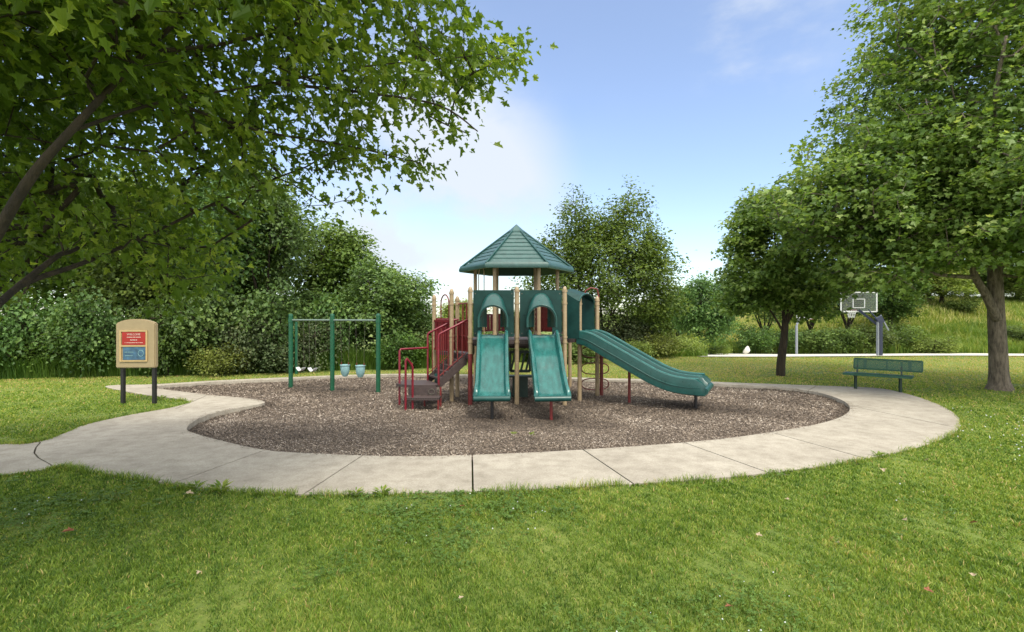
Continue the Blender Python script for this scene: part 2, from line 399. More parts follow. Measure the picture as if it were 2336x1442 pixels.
# wood-chip bed : sheet + chips
def mulch_h(P):
    z = -.055 + .022 * fnoise(P, .35, 11) + .008 * fnoise(P, 2.0, 12)
    for (cx, cy, r_, d_) in [(-.4, 10.5, .5, .05), (.84, 10.5, .5, .06), (4.5, 11.7, .55, .04), (-2.6, 11.5, .5, .03), (-4.6, 14.4, .6, .04), (-6, 15, .6, .04)]:
        z -= d_ * np.exp(-((P[:, 0] - cx) ** 2 + (P[:, 1] - cy) ** 2) / r_ ** 2)
    return z
MP = np.array(MULCH)
m, t, b = new_mat('wood_chips'); M['chips'] = m
a_ = N(t, 'ShaderNodeAttribute', attribute_name='v')
t.links.new(rgbramp(t, a_.outputs['Fac'], [(0, (.048, .037, .028)), (.4, (.165, .126, .092)), (.75, (.325, .262, .202)), (1, (.58, .51, .43))]), b.inputs['Base Color']); b.inputs['Roughness'].default_value = .85
m, t, b = new_mat('mulch_bed'); M['mulch'] = m
n1 = noise(t, 35, 6, .75); n2 = noise(t, .8, 4)
mm = N(t, 'ShaderNodeMix', data_type='RGBA', blend_type='MULTIPLY'); mm.inputs[0].default_value = 1
t.links.new(rgbramp(t, n1, [(.3, (.04, .028, .02)), (.55, (.13, .1, .078)), (.75, (.3, .24, .19))]), mm.inputs[6])
t.links.new(rgbramp(t, n2, [(.3, (.75, .72, .7)), (.65, (1, 1, 1))]), mm.inputs[7])
t.links.new(mm.outputs[2], b.inputs['Base Color']); b.inputs['Roughness'].default_value = .9; bump(t, b, n1, 1, .03)
gx = np.arange(-11.5, 8.5, .09); gy = np.arange(6.8, 18.2, .09)
A, B = np.meshgrid(gx, gy); Pm = np.c_[A.ravel(), B.ravel()]
d = pdist(Pm, MULCH); ok = inpoly(Pm, MULCH) | (d < .1)
idm = np.full(len(Pm), -1); idm[ok] = np.arange(ok.sum()); ii = idm.reshape(len(gy), len(gx))
q = np.stack([ii[:-1, :-1], ii[:-1, 1:], ii[1:, 1:], ii[1:, :-1]], -1).reshape(-1, 4); q = q[(q >= 0).all(1)]
tag(npmesh('mulch_bed', np.c_[Pm[ok], mulch_h(Pm[ok])], [q], M['mulch'], smooth=True), kind='structure')
def frames(Nn, D):
    Nn = Nn / np.linalg.norm(Nn, axis=1, keepdims=True); D = D - (D * Nn).sum(1, keepdims=True) * Nn
    D = D / np.maximum(np.linalg.norm(D, axis=1, keepdims=True), 1e-6); X = np.cross(D, Nn)
    return np.stack([X, D, Nn], 2)       # columns
def scatter(P, Rm, S, T, TF):
    """T template verts (k,3), TF list of faces"""
    n, k = len(P), len(T)
    if np.ndim(S) == 1: S = np.repeat(S[:, None], 3, 1)
    V = np.einsum('nij,nkj->nki', Rm, T[None] * S[:, None, :]) + P[:, None]
    faces = {}
    for f in TF: faces.setdefault(len(f), []).append((np.arange(n) * k)[:, None] + np.array(f)[None])
    return V.reshape(-1, 3), [np.concatenate(v) for v in faces.values()]
def rand_dirs(n): v = rng.normal(size=(n, 3)); return v / np.linalg.norm(v, axis=1, keepdims=True)
# chips, denser near the camera
cand = np.c_[rng.uniform(-11.5, 8.5, 640000), rng.uniform(6.9, 17.8, 640000)]
pr = np.clip((8.5 / cand[:, 1]) ** 2.2, .12, 1); cand = cand[(rng.random(len(cand)) < pr) & inpoly(cand, MULCH)]
n = len(cand); Pc = np.c_[cand, mulch_h(cand) + rng.uniform(.0, .022, n)]
Rm = frames(np.c_[rng.normal(0, .45, (n, 2)), np.ones(n)], rand_dirs(n))
T = np.array([[-.5, -.5, 0], [.5, -.35, 0], [.4, .5, 0.1], [-.4, .4, 0]]); grow = np.clip(cand[:, 1] / 9, 1, 1.6)
S = np.c_[rng.uniform(.006, .012, n) * grow, rng.uniform(.015, .042, n) * grow, rng.uniform(.005, .02, n)]
V, Fq = scatter(Pc, Rm, S, T, [(0, 1, 2, 3)])
vv = np.clip(rng.normal(.5, .24, n) + .16 * fnoise(cand, .4, 21) - .25 * (pdist(cand, MULCH) < .18), 0, 1)
for (cx, cy, r_) in [(-.4, 10.3, .7), (.9, 10.2, .8), (4.6, 11.6, .9), (-4.6, 14.4, .9), (-6, 15, .8), (1, 12.5, 1.0)]:
    vv -= .38 * np.exp(-((cand[:, 0] - cx) ** 2 + (cand[:, 1] - cy) ** 2) / r_ ** 2)     # chips darker in the scuffed hollows and under the deck
tag(npmesh('wood_chips', V, Fq, M['chips'], attrs={'v': np.repeat(np.clip(vv, 0, 1), 4)}), label='brown and grey wood chips covering the play area', cat='mulch', kind='stuff')

# chips kicked out over the pavement edge
E = np.array(catmull(gl(mulch_px), 60)); E = np.repeat(E, 2, 0); E = E + rng.normal(0, .07, E.shape); E = E[~inpoly(E, MULCH) & (fnoise(E, .6, 33) > -.3)]; n = len(E)
V, Fq = scatter(np.c_[E, np.full(n, .028)], frames(np.c_[rng.normal(0, .12, (n, 2)), np.ones(n)], rand_dirs(n)), np.c_[rng.uniform(.006, .013, n), rng.uniform(.015, .04, n), rng.uniform(.004, .008, n)] * np.clip(E[:, 1:2] / 9, 1, 1.5), T, [(0, 1, 2, 3)])
tag(npmesh('spilled_chips', V, Fq, M['chips'], attrs={'v': np.repeat(np.clip(rng.normal(.4, .2, n), 0, 1), 4)}), label='stray wood chips kicked onto the inner pavement edge', cat='mulch', kind='stuff')

# court slab far right
mb = MB(); mb_pts = []
cx0, cx1 = 9.5, 44.0
gx = np.linspace(cx0, cx1, 24); gy = np.linspace(25.6, 38.0, 14)
A, B = np.meshgrid(gx, gy); V = np.c_[A.ravel(), B.ravel(), (terrain_z(A, B)).ravel() + .05]
ii = np.arange(len(V)).reshape(14, 24); q = np.stack([ii[:-1, :-1], ii[:-1, 1:], ii[1:, 1:], ii[1:, :-1]], -1).reshape(-1, 4)
M['court'] = paint('court_concrete', (.56, .54, .46), .8, .12, 1.5)
tag(npmesh('court_pavement', V, [q], M['court'], smooth=True), kind='structure')

# ------------------------------------------------------------------ vegetation generators
def tmpl_maple():
    h = [(0, 0), (.27, -.03), (.22, .15), (.56, .46), (.34, .47), (.17, .56), (.21, .75), (0, 1.0)]
    z = lambda x, y: .30 * abs(x) - .30 * y * y + .25 * x * y * y
    v = [(x, y, z(x, y)) for x, y in h] + [(-x, y, z(x, y)) for x, y in h[1:-1]] + [(-.012, -.45, .10), (.012, -.45, .10)]
    r_ = tuple(range(8)); l_ = (0, 7) + tuple(range(13, 7, -1))
    return np.array(v), [r_, l_, (0, 14, 15)]
def tmpl_mid():
    v = [(0, 0, 0), (.30, .02, .06), (.50, .50, .06), (.17, .55, -.03), (0, 1, -.15), (-.30, .02, .06), (-.50, .50, .06), (-.17, .55, -.03)]
    return np.array(v), [(0, 1, 2, 3, 4), (0, 4, 7, 6, 5)]
def tmpl_far():
    return np.array([(0, 0, 0), (.42, .4, .12), (0, 1, -.1), (-.42, .45, .12)]), [(0, 1, 2), (0, 2, 3)]
TM, TD, TF_ = tmpl_maple(), tmpl_mid(), tmpl_far()

def leaves(name, C, center, per, spread, size, tm, mat, parent, droop=.5, flat=.6, pale_top=0.0, seed=1, vbias=0.0, loc=None, szvar=.3, tumble=.55):
    """C cluster centres (n,3); per leaves each, spread about them"""
    n = len(C) * per
    cl = np.repeat(np.arange(len(C)), per)
    off = rng.normal(size=(n, 3)) * spread * np.array([1, 1, flat])
    P = C[cl] + off
    outw = P - np.array(center); outw[:, 2] *= .3
    outw /= np.maximum(np.linalg.norm(outw, axis=1, keepdims=True), 1e-6)
    D = outw * .7 + off / spread * .4 + rand_dirs(n) * .7; D[:, 2] -= droop
    Nn = np.array([0, 0, 1.]) + rng.normal(0, tumble, (n, 3)) + outw * .25
    Rm = frames(Nn, D)
    S = size * np.clip(rng.normal(1, szvar, n), .45, 1.7)
    V, Fq = scatter(P, Rm, S, tm[0], tm[1])
    cv = rng.normal(0, .13, len(C))[cl]
    v = np.clip(.45 + vbias + cv + rng.normal(0, .14, n) + .16 * fnoise(P, .45, seed) + pale_top * np.clip((P[:, 2] - C[:, 2].min()) / max(np.ptp(C[:, 2]), .1) - .4, 0, 1), 0, 1)
    return npmesh(name, V, Fq, mat, parent, attrs={'v': np.repeat(v, len(tm[0]))}, loc=loc)

def wood(name, limbs, C, mat, parent, tip=.006, nmax=6, expo=.42, twig_sides=4, loc=None):
    """limbs: list of (points, r0, r1) smooth tubes; every cluster centre is joined to the nearest wood"""
    mb = MB(); nodes = []; nr = []
    for L, r0, r1 in limbs:
        Lc = catmull([tuple(p) for p in L], 5, closed=False)
        k = len(Lc); rs = [r0 + (r1 - r0) * (i / (k - 1)) for i in range(k)] if not isinstance(r0, list) else [float(np.interp(p[2], r0, r1)) for p in Lc]
        mb.tube([Vector(p) for p in Lc], rs, 12)
        for p, r_ in zip(Lc, rs):
            if p[2] > 1.2 or len(limbs) == 1: nodes.append(p); nr.append(r_)
    nodes = np.array(nodes); nl = len(nodes)
    cap = 20000; NP = np.zeros((cap, 3)); NP[:nl] = nodes; par = np.full(cap, -1); cnt = np.zeros(cap); cur = nl
    dl = np.min(np.linalg.norm(C[:, None] - nodes[None, ::2], axis=2), axis=1) if len(C) * nl < 4e6 else np.linalg.norm(C - nodes.mean(0), axis=1)
    for ci in np.argsort(dl):
        c = C[ci]; dd = np.linalg.norm(NP[:cur] - c, axis=1)
        dd = dd + .35 * np.maximum(0, NP[:cur, 2] - c[2])
        j = int(np.argmin(dd)); a = NP[j].copy(); L = np.linalg.norm(c - a)
        ns = int(np.clip(L / .35, 1, 5))
        if cur + ns >= cap: break
        prev = j; bend = rng.normal(0, .06 * L, 3) + np.array([0, 0, -.08 * L])
        for s in range(1, ns + 1):
            t_ = s / ns; NP[cur] = a + (c - a) * t_ + bend * math.sin(math.pi * t_) ; par[cur] = prev; prev = cur; cur += 1
    for i in range(cur - 1, nl - 1, -1):
        cnt[i] += 1
        if par[i] >= 0: cnt[par[i]] += cnt[i] if par[i] >= nl else 0
    ch = np.arange(nl, cur); p0 = NP[par[ch]]; p1 = NP[ch]
    r1_ = tip * cnt[ch] ** expo; pc = par[ch]; r0_ = np.where(pc >= nl, np.minimum(tip * np.maximum(cnt[pc], 1) ** expo, r1_ * 1.6), r1_ * 1.25)
    n_ = twig_sides; d = p1 - p0; d /= np.maximum(np.linalg.norm(d, axis=1, keepdims=True), 1e-6)
    u = np.cross(d, np.array([.3, .2, 1.])); u /= np.maximum(np.linalg.norm(u, axis=1, keepdims=True), 1e-6); v_ = np.cross(d, u)
    ang = np.arange(n_) * 2 * math.pi / n_
    ring = np.cos(ang)[None, :, None] * u[:, None] + np.sin(ang)[None, :, None] * v_[:, None]
    Vw = np.concatenate([p0[:, None] + ring * r0_[:, None, None], p1[:, None] + ring * r1_[:, None, None]], 1).reshape(-1, 3)
    base = len(mb.v); m_ = len(ch); q = []
    for j in range(n_):
        q.append((np.arange(m_) * 2 * n_)[:, None] + np.array([j, (j + 1) % n_, n_ + (j + 1) % n_, n_ + j])[None] + base)
    Vall = np.concatenate([np.array([tuple(v) for v in mb.v]), Vw])
    f4 = np.array([f for f in mb.f if len(f) == 4]); fn = np.array([f for f in mb.f if len(f) == 12])
    return npmesh(name, Vall, [np.concatenate([f4] + q), fn], mat, parent, smooth=True, loc=loc)

def crown_points(ells, n, seed, shell=.45, gap=-.55, freq=.35, zmin=None):
    out_ = []; W = np.array([e[3] * e[4] * e[5] for e in ells]) ** .8; W /= W.sum()
    got = 0
    while got < n:
        k = rng.choice(len(ells), n, p=W); E = np.array(ells)[k]
        dr = rand_dirs(n); rad = shell + (1 - shell) * rng.random(n) ** .7
        rad = rad * (1 + .13 * fnoise(dr * 1.0 + k[:, None], .55, seed + 1))
        P = E[:, :3] + dr * E[:, 3:6] * rad[:, None]
        ok = fnoise(P, freq, seed) > gap
        if zmin is not None: ok &= P[:, 2] > zmin
        out_.append(P[ok]); got += ok.sum()
    return np.concatenate(out_)[:n]

# ------------------------------------------------------------------ near maple (left)
root = empty('maple_tree', (-4.35, 3.7, 0), label='large maple leaning in from the left edge with broad leaves overhanging the lawn', cat='tree')
sil = [(-500, -500), (960, -500), (1000, -60), (1015, 0), (1060, 60), (1110, 90), (1196, 110), (1180, 150), (1105, 168), (1125, 225), (1080, 225), (1050, 200), (1035, 255), (1130, 300), (1105, 330), (1040, 300), (960, 262),
       (880, 240), (840, 262), (855, 300), (930, 345), (1005, 368), (985, 395), (925, 405), (860, 362), (835, 390), (875, 455), (855, 482), (790, 462), (750, 485), (685, 480), (640, 430), (600, 450), (590, 520), (560, 600), (500, 640), (440, 700), (390, 690),
       (340, 630), (280, 600), (220, 570), (120, 640), (0, 680), (-500, 760)]
def front_px(n, seed):
    """points through the part of the crown that fills the left of the view; lower boughs hang further out"""
    out_ = []; got = 0
    while got < n:
        x = rng.uniform(-500, 1210, n); y = rng.uniform(-480, 760, n)
        ok = inpoly(np.c_[x, y], sil)
        u = np.clip((y + 100) / 600, 0, 1); rgt = np.clip((x - 300) / 800, 0, 1)
        lo = 2.3 + 2.6 * u + 1.6 * rgt; hi = 6.0 + 1.8 * u
        Yd = lo + (hi - lo) * rng.random(n) ** .8
        P = np.c_[(x - 1168) / F * Yd, Yd, H - (y - 721) / F * Yd]
        dens = np.clip(1.5 - .75 * rgt, .6, 1)
        ok &= (fnoise(P, .55, seed) > -.45 - .6 * (x < 450)) & (rng.random(n) < dens) & (P[:, 2] < 7.5)
        out_.append(P[ok]); got += ok.sum()
    return np.concatenate(out_)[:n]
CF = front_px(3300, 5)
CF = CF[fnoise(CF, .8, 6) > -.95]
CF = CF[np.array([np.sum(np.sum((CF - c) ** 2, 1) < .16) for c in CF]) > 3]
CB = crown_points([(-4.6, 3.2, 5.6, 4.2, 4.2, 2.8), (-4.4, 3.4, 7.6, 2.8, 2.8, 2.4)], 800, 9)
pb = (CB[:, 0] / np.maximum(CB[:, 1], .01)) * F + 1168; py = 721 - (CB[:, 2] - H) / np.maximum(CB[:, 1], .01) * F
CB = CB[((CB[:, 1] < .3) | (pb < -60) | (py < -60)) & (np.linalg.norm(CB - np.array([0, 0, H]), axis=1) > 1.7)]
CM = np.concatenate([CF, CB])
limbs = [([(-4.35, 3.7, -.1), (-4.3, 3.68, .7), (-4.2, 3.65, 1.5), (-4.15, 3.6, 2.1)], .15, .11),
         ([(-4.18, 3.6, 1.9), tuple(pt(-60, 620, 3.5)), tuple(pt(60, 420, 3.45)), tuple(pt(160, 300, 3.5)), tuple(pt(330, 120, 3.9)), tuple(pt(520, -60, 4.3))], .045, .012),
         ([(-4.18, 3.62, 1.8), tuple(pt(-20, 705, 4.1)), tuple(pt(60, 645, 4.6)), tuple(pt(190, 600, 5.2)), tuple(pt(330, 540, 5.8)), tuple(pt(520, 450, 6.2)), tuple(pt(700, 380, 6.4))], .036, .009),
         ([tuple(pt(40, 655, 4.5)), tuple(pt(130, 585, 5.0)), tuple(pt(170, 570, 5.3)), tuple(pt(260, 520, 6.0))], .03, .014),
         ([tuple(pt(160, 300, 3.5)), tuple(pt(380, 230, 4.2)), tuple(pt(620, 190, 5.0)), tuple(pt(850, 150, 5.4)), tuple(pt(1060, 130, 5.6))], .014, .005),
         ([tuple(pt(330, 120, 3.9)), tuple(pt(560, 90, 4.6)), tuple(pt(760, 20, 5.2)), tuple(pt(930, -40, 5.4))], .018, .006),
         ([tuple(pt(380, 230, 4.2)), tuple(pt(600, 300, 5.2)), tuple(pt(780, 330, 5.8)), tuple(pt(930, 365, 6.0))], .017, .006),
         ([tuple(pt(620, 190, 5.0)), tuple(pt(820, 210, 5.4)), tuple(pt(1000, 240, 5.6)), tuple(pt(1090, 300, 5.7))], .018, .007),
         ([(-4.15, 3.6, 2.0), (-4.3, 3.3, 3.6), (-4.5, 3.1, 5.5), (-4.5, 3.2, 8.2)], .12, .03),
         ([(-4.3, 3.3, 3.4), (-5.5, 2.2, 4.6), (-6.8, 1.5, 5.6)], .06, .02),
         ([(-4.25, 3.4, 3.0), (-3.6, 1.8, 4.8), (-3.0, .3, 5.8)], .06, .02)]
wood('trunk', limbs, CM, M['barkdark'], root, tip=.003, twig_sides=4)
leaves('crown', CM, (-4.3, 3.4, 4.5), 17, .155, .077, TM, M['maple'], root, droop=.75, flat=.75, seed=31, vbias=.11, szvar=.36, tumble=.85)

# ------------------------------------------------------------------ big right maple
root = empty('maple_tree', (13.5, 14.2, 0), label='tall full maple at the right edge with a thick pale grey trunk behind the bench', cat='tree')
ells = [(13.4, 14.2, 5.0, 6.0, 5.0, 2.3), (9.3, 13.6, 4.9, 2.9, 2.2, 1.3), (10.6, 13.6, 6.6, 2.3, 2.2, 1.5), (12.4, 12.4, 4.7, 3.2, 2.6, 1.3), (9.9, 13.4, 3.45, 1.9, 1.8, 1.05), (15.6, 13.4, 3.9, 2.2, 2.4, 1.2), (11.2, 13.6, 5.2, 4.0, 3.2, 2.1), (13.6, 14.2, 8.0, 4.6, 4.2, 3.6), (13.7, 14.2, 10.8, 3.8, 3.6, 3.4)]
C = crown_points(ells, 4200, 41, shell=.3, gap=-.55, zmin=2.3)
C = C[~((C[:, 0] > C[:, 1] * .80) & (C[:, 0] < C[:, 1] * 1.0) & (C[:, 2] < 2.05 + C[:, 1] / 14.2 * 1.35))]
limbs = [([(13.52, 14.2, -.1), (13.52, 14.2, .1), (13.51, 14.2, .25), (13.5, 14.2, .5), (13.48, 14.2, 1.1), (13.43, 14.2, 2.1), (13.40, 14.2, 3.3), (13.45, 14.25, 5.2), (13.55, 14.3, 7.5), (13.7, 14.2, 10), (13.8, 14.2, 12.8)], [-.1, .05, .2, .5, 1.1, 2.3, 4, 8, 12.8], [.37, .31, .25, .22, .208, .19, .15, .09, .04]),
         ([(13.36, 14.1, 1.95), (12.95, 14.0, 2.65), (12.55, 13.9, 3.2), (12.35, 13.8, 4.1), (11.8, 13.5, 5.6)], .12, .05),
         ([(12.62, 13.92, 3.1), (11.8, 13.7, 3.12), (10.8, 13.5, 3.25), (9.6, 13.3, 3.9), (8.4, 13.2, 4.8)], .06, .02),
         ([(13.3, 14.2, 3.0), (13.9, 14.0, 4.5), (14.8, 13.6, 6.5), (15.6, 13.2, 8.5)], .12, .04),
         ([(13.32, 14.2, 3.4), (12.9, 14.9, 5.2), (12.1, 15.9, 7.2)], .1, .03),
         ([(13.3, 14.2, 4.0), (12.6, 13.3, 5.6), (11.6, 12.3, 7.2), (11.2, 11.6, 8.4)], .09, .03),
         ([(13.5, 14.2, 6.6), (12.4, 14.0, 8.2), (11.2, 13.8, 9.6)], .06, .02),
         ([(13.4, 14.2, 4.6), (14.6, 15.2, 6), (16.2, 16, 7)], .08, .02)]
wood('trunk', limbs, C, M['barkbig'], root, tip=.006)
leaves('crown', C, (13.5, 14.2, 6), 34, .21, .115, TD, M['maple2'], root, droop=.45, flat=.45, pale_top=.2, vbias=.08, seed=43)

# ------------------------------------------------------------------ mid right tree
root = empty('park_tree', (9.18, 17.5, 0), label='slim dark-trunked tree on the lawn between the side slide and the bench', cat='tree')
ells = [(9.0, 17.5, 4.2, 1.9, 1.9, 1.9), (8.2, 17.4, 3.2, 1.2, 1.4, .95), (9.9, 17.5, 3.3, 1.3, 1.5, 1.1), (7.75, 17.4, 2.5, .9, 1, .55), (10.2, 17.5, 2.5, .9, 1, .6), (8.6, 17.5, 5.6, .9, .9, .7), (9.0, 17.5, 5.4, 1.2, 1.2, 1.1), (8.2, 17.5, 4.9, .9, 1, .8)]
C = crown_points(ells, 740, 51, shell=.3, gap=-.35, freq=.6, zmin=1.7)
limbs = [([(9.18, 17.5, -.1), (9.2, 17.5, .5), (9.3, 17.5, 1.3), (9.34, 17.5, 1.9)], .155, .10),
         ([(9.33, 17.5, 1.5), (9.25, 17.5, 2.4), (9.05, 17.45, 3.6), (8.9, 17.4, 5.2)], .07, .02),
         ([(9.33, 17.5, 1.6), (9.5, 17.5, 2.6), (9.55, 17.5, 4), (9.5, 17.5, 5.8)], .07, .02),
         ([(9.32, 17.5, 1.4), (8.9, 17.45, 2.1), (8.2, 17.4, 3.0)], .045, .015),
         ([(9.34, 17.5, 1.7), (9.9, 17.5, 2.6), (10.6, 17.5, 3.4)], .05, .015)]
wood('trunk', limbs, C, M['barkdark'], root, tip=.005)
leaves('crown', C, (9.1, 17.5, 3.8), 38, .2, .115, TD, M['maple2'], root, droop=.5, flat=.4, seed=53, vbias=.15)

# ------------------------------------------------------------------ centre back tree
root = empty('spreading_tree', (4.8, 26, 0), label='broad airy tree with several upright tops rising behind the playground tower', cat='tree')
ells = [(4.9, 26, 4.2, 3.3, 3.2, 2.9), (3.4, 26, 6.3, 1.25, 1.4, 2.2), (5.95, 26, 6.7, 1.35, 1.4, 2.2), (7.0, 26, 4.2, 1.5, 1.8, 2.3), (2.6, 26, 4.9, 1.6, 1.6, 1.7), (4.6, 26, 5.9, 1.4, 1.6, 1.9), (7.6, 26, 2.4, 1.3, 1.4, 1.1), (1.3, 26, 3.6, 1.2, 1.2, 1.3)]
C = crown_points(ells, 1250, 61, shell=.25, gap=-.45, freq=.45, zmin=.7)
limbs = [([(4.8, 26, -.1), (4.7, 26, .6), (4.65, 26, 1.2)], .2, .14)] + [([(4.66, 26, .9), (4.7 + dx * .3, 26 + dy, 2.4), (4.8 + dx, 26 + dy, h_)], .09, .02) for dx, dy, h_ in
         [(-1.6, 0, 7.4), (-.4, .4, 7), (1.1, -.2, 8.2), (2.1, .5, 5.4), (-2.4, -.5, 5)]]
wood('trunk', limbs, C, M['barkdark'], root, tip=.007)
leaves('crown', C, (4.8, 26, 4), 34, .23, .125, TF_, M['leafmid'], root, droop=.2, flat=.9, seed=63, vbias=.05)

# ------------------------------------------------------------------ tree and shrub prototypes for the background
def proto_tree(name, seed, h_, w_, mat, per=26, n=620, low=.15):
    r_ = np.random.default_rng(seed); ells = []
    for k in range(7):
        a = r_.uniform(0, 6.28); rr = r_.uniform(.1, .55) * w_ / 2; zc = h_ * r_.uniform(.38, .8)
        ells.append((math.cos(a) * rr, math.sin(a) * rr, zc, w_ * r_.uniform(.22, .36), w_ * r_.uniform(.22, .36), h_ * r_.uniform(.16, .26)))
    ells.append((0, 0, h_ * .78, w_ * .26, w_ * .26, h_ * .24))
    root = empty(name, (0, 0, 0))
    C = crown_points(ells, n, seed, shell=.35, gap=-.25, freq=.55, zmin=h_ * low)
    limbs = [([(0, 0, -.3), (.05, 0, h_ * .15), (0, .05, h_ * .3)], h_ * .024, h_ * .018)]
    for k in range(5):
        a = k * 1.3 + r_.uniform(0, .5); limbs.append(([(0, .03, h_ * .24), (math.cos(a) * w_ * .1, math.sin(a) * w_ * .1, h_ * .45), (math.cos(a) * w_ * .24, math.sin(a) * w_ * .24, h_ * .8)], h_ * .011, h_ * .003))
    wood('trunk', limbs, C, M['barkdark'], root, tip=.008, twig_sides=3)
    leaves('crown', C, (0, 0, h_ * .5), per, .26, .14, TF_, mat, root, droop=.3, flat=.7, seed=seed + 5)
    root['h'] = h_; root['w'] = w_
    return root
def proto_shrub(name, seed, h_, w_, mat, n=260, per=20, size=.095):
    r_ = np.random.default_rng(seed); ells = [(0, 0, h_ * .45, w_ * .42, w_ * .42, h_ * .5)]
    for k in range(5):
        a = r_.uniform(0, 6.28); rr = w_ * .25
        ells.append((math.cos(a) * rr, math.sin(a) * rr, h_ * r_.uniform(.3, .7), w_ * .24, w_ * .24, h_ * .3))
    root = empty(name, (0, 0, 0))
    C = crown_points(ells, n, seed, shell=.3, gap=-.6, freq=.9, zmin=.05)
    limbs = [([(0, 0, -.1), (math.cos(k * 1.7) * w_ * .1, math.sin(k * 1.7) * w_ * .1, h_ * .4), (math.cos(k * 1.7) * w_ * .25, math.sin(k * 1.7) * w_ * .25, h_ * .8)], .025, .008) for k in range(4)]
    for i in range(1): limbs = limbs
    wood('stem', [limbs[0]], C, M['barkdark'], root, tip=.005, twig_sides=3)
    leaves('foliage', C, (0, 0, h_ * .4), per, .15, size, TF_, mat, root, droop=.2, flat=.8, seed=seed + 5)
    root['h'] = h_; root['w'] = w_
    return root
PT = [proto_tree('woodland_tree', 101, 7, 5.2, M['leafdark'], low=.08), proto_tree('woodland_tree', 113, 7, 4.6, M['leafmid'], low=.08),
      proto_tree('woodland_tree', 127, 6, 4.2, M['leafpale']), proto_tree('woodland_tree', 139, 5, 5, M['leafdark'], low=.04, n=760)]
PS = [proto_shrub('shrub', 201, 2, 2.6, M['leafmid']), proto_shrub('shrub', 211, 2, 2.4, M['leafdark']), proto_shrub('shrub', 223, 1.8, 2.4, M['leafgrey'], size=.08), proto_shrub('shrub', 237, 1.5, 2.6, M['leafpale'], size=.08)]
used = set()
def place(protos, k, sx, Y, h_, w_, label, cat, group):
    p = protos[k]
    o = p if p.name not in used else copy_tree(p)
    used.add(p.name)
    X = (sx - 1168) / F * Y
    o.location = (X, Y, float(terrain_z(X, Y)) - .02)
    o.rotation_euler = (0, 0, random.uniform(0, 6.28))
    s = w_ / p['w']; o.scale = (s, s, h_ / p['h'])
    tag(o, label, cat, group)
    return o
GT, GS = 'trees of the wood edge beyond the playground', 'shrubs along the wood edge and hedge'
HW = 'trees beyond the lawn and court'
trees = [
 (0, -420, 19, 7.5, 6, 'dark leafy tree beyond the left edge of the picture', GT), (1, -190, 21, 8, 6, 'green tree just outside the left picture edge', GT),
 (0, 30, 20, 8, 5.4, 'dark tree at the far left behind the low maple bough', GT), (2, 190, 22.5, 7.6, 5.4, 'yellow green sunlit tree seen above and left of the tan sign', GT),
 (1, 320, 20.5, 7.8, 4.8, 'mid green tree rising right behind the tan sign', GT), (1, 440, 23.5, 8.6, 5.2, 'green tree standing in the gap right of the tan sign', GT),
 (1, 380, 22, 5.6, 5.0, 'green tree between two dark trees right of the tan sign', GT), (2, 520, 22.5, 5.4, 5, 'paler tree filling the wood left of the swing frame', GT),
 (0, 500, 19.6, 7.8, 4.8, 'dark tree between the tan sign and the swing frame', GT), (0, 605, 20.2, 7.6, 4.4, 'tall dark tree directly left of the first swing post', GT),
 (3, 690, 22.0, 3.3, 4.0, 'low dark tree behind the left swing bay', GT),
 (2, 752, 24, 6.6, 4.4, 'pale yellow green tree top between the dark tree and the round tree', GT), (3, 868, 21.2, 4.5, 4.5, 'round dark green tree behind the right end of the swing frame', GT),
 (3, 945, 22.5, 2.9, 3.2, 'shorter rounded tree left of the climbing stairs', GT),
 (1, 560, 25, 9.2, 6, 'taller green tree set back in the wood behind the dark ones', GT), (0, 250, 26, 9.8, 6.6, 'large dark tree deep in the wood behind the sign', GT), (0, 60, 27, 8, 6.5, 'large dark tree deep in the wood at far left', GT),
 (2, 1480, 46, 4.2, 6, 'distant pale tree in the gap right of the broad airy tree', HW), (1, 1300, 52, 5, 8, 'distant green tree behind the broad airy tree', HW), (2, 1060, 50, 4.6, 7, 'distant pale tree beyond the climbing stairs', HW), (1, 1545, 50, 5, 6, 'distant green tree left of the blue green tree', HW), (1, 1180, 48, 3.6, 7, 'distant low tree behind the straight slides', HW),
 (3, 1592, 33.5, 5.3, 4.4, 'small blue green tree standing alone right of the broad airy tree', HW),
 (1, 1655, 66, 5.3, 5.5, 'green tree behind the slim tree left of its trunk', HW), (0, 1745, 40, 6.0, 6, 'dark tree left of the far basketball pole', HW), (0, 1850, 42, 7.4, 6, 'dark tree right behind the far basketball pole', HW),
 (0, 1935, 41.5, 7.2, 6, 'dark tree between the two basketball poles', HW), (1, 2030, 44, 6.0, 5.5, 'green tree behind the blue grey basketball pole', HW), (2, 2120, 50, 4.4, 6.5, 'pale green tree right of the blue grey basketball pole', HW),
 (1, 2205, 53, 4.0, 7, 'light green tree on the slope left of the thick trunk', HW), (2, 2320, 53, 3.6, 7, 'light green tree on the slope right of the thick trunk', HW), (2, 2150, 49, 3.8, 6, 'pale round tree on the lower slope left of the thick trunk', HW), (1, 2262, 55, 4.2, 7, 'green tree on the slope crest directly behind the thick trunk', HW), (2, 2375, 50, 3.4, 6, 'pale tree on the slope at the right picture edge', HW), (2, 2480, 50, 5, 6, 'pale tree on the slope past the right picture edge', HW)]
for k, sx, Y, h_, w_, lb, g_ in trees: place(PT, k, sx, Y, h_, w_, lb, 'tree', g_)
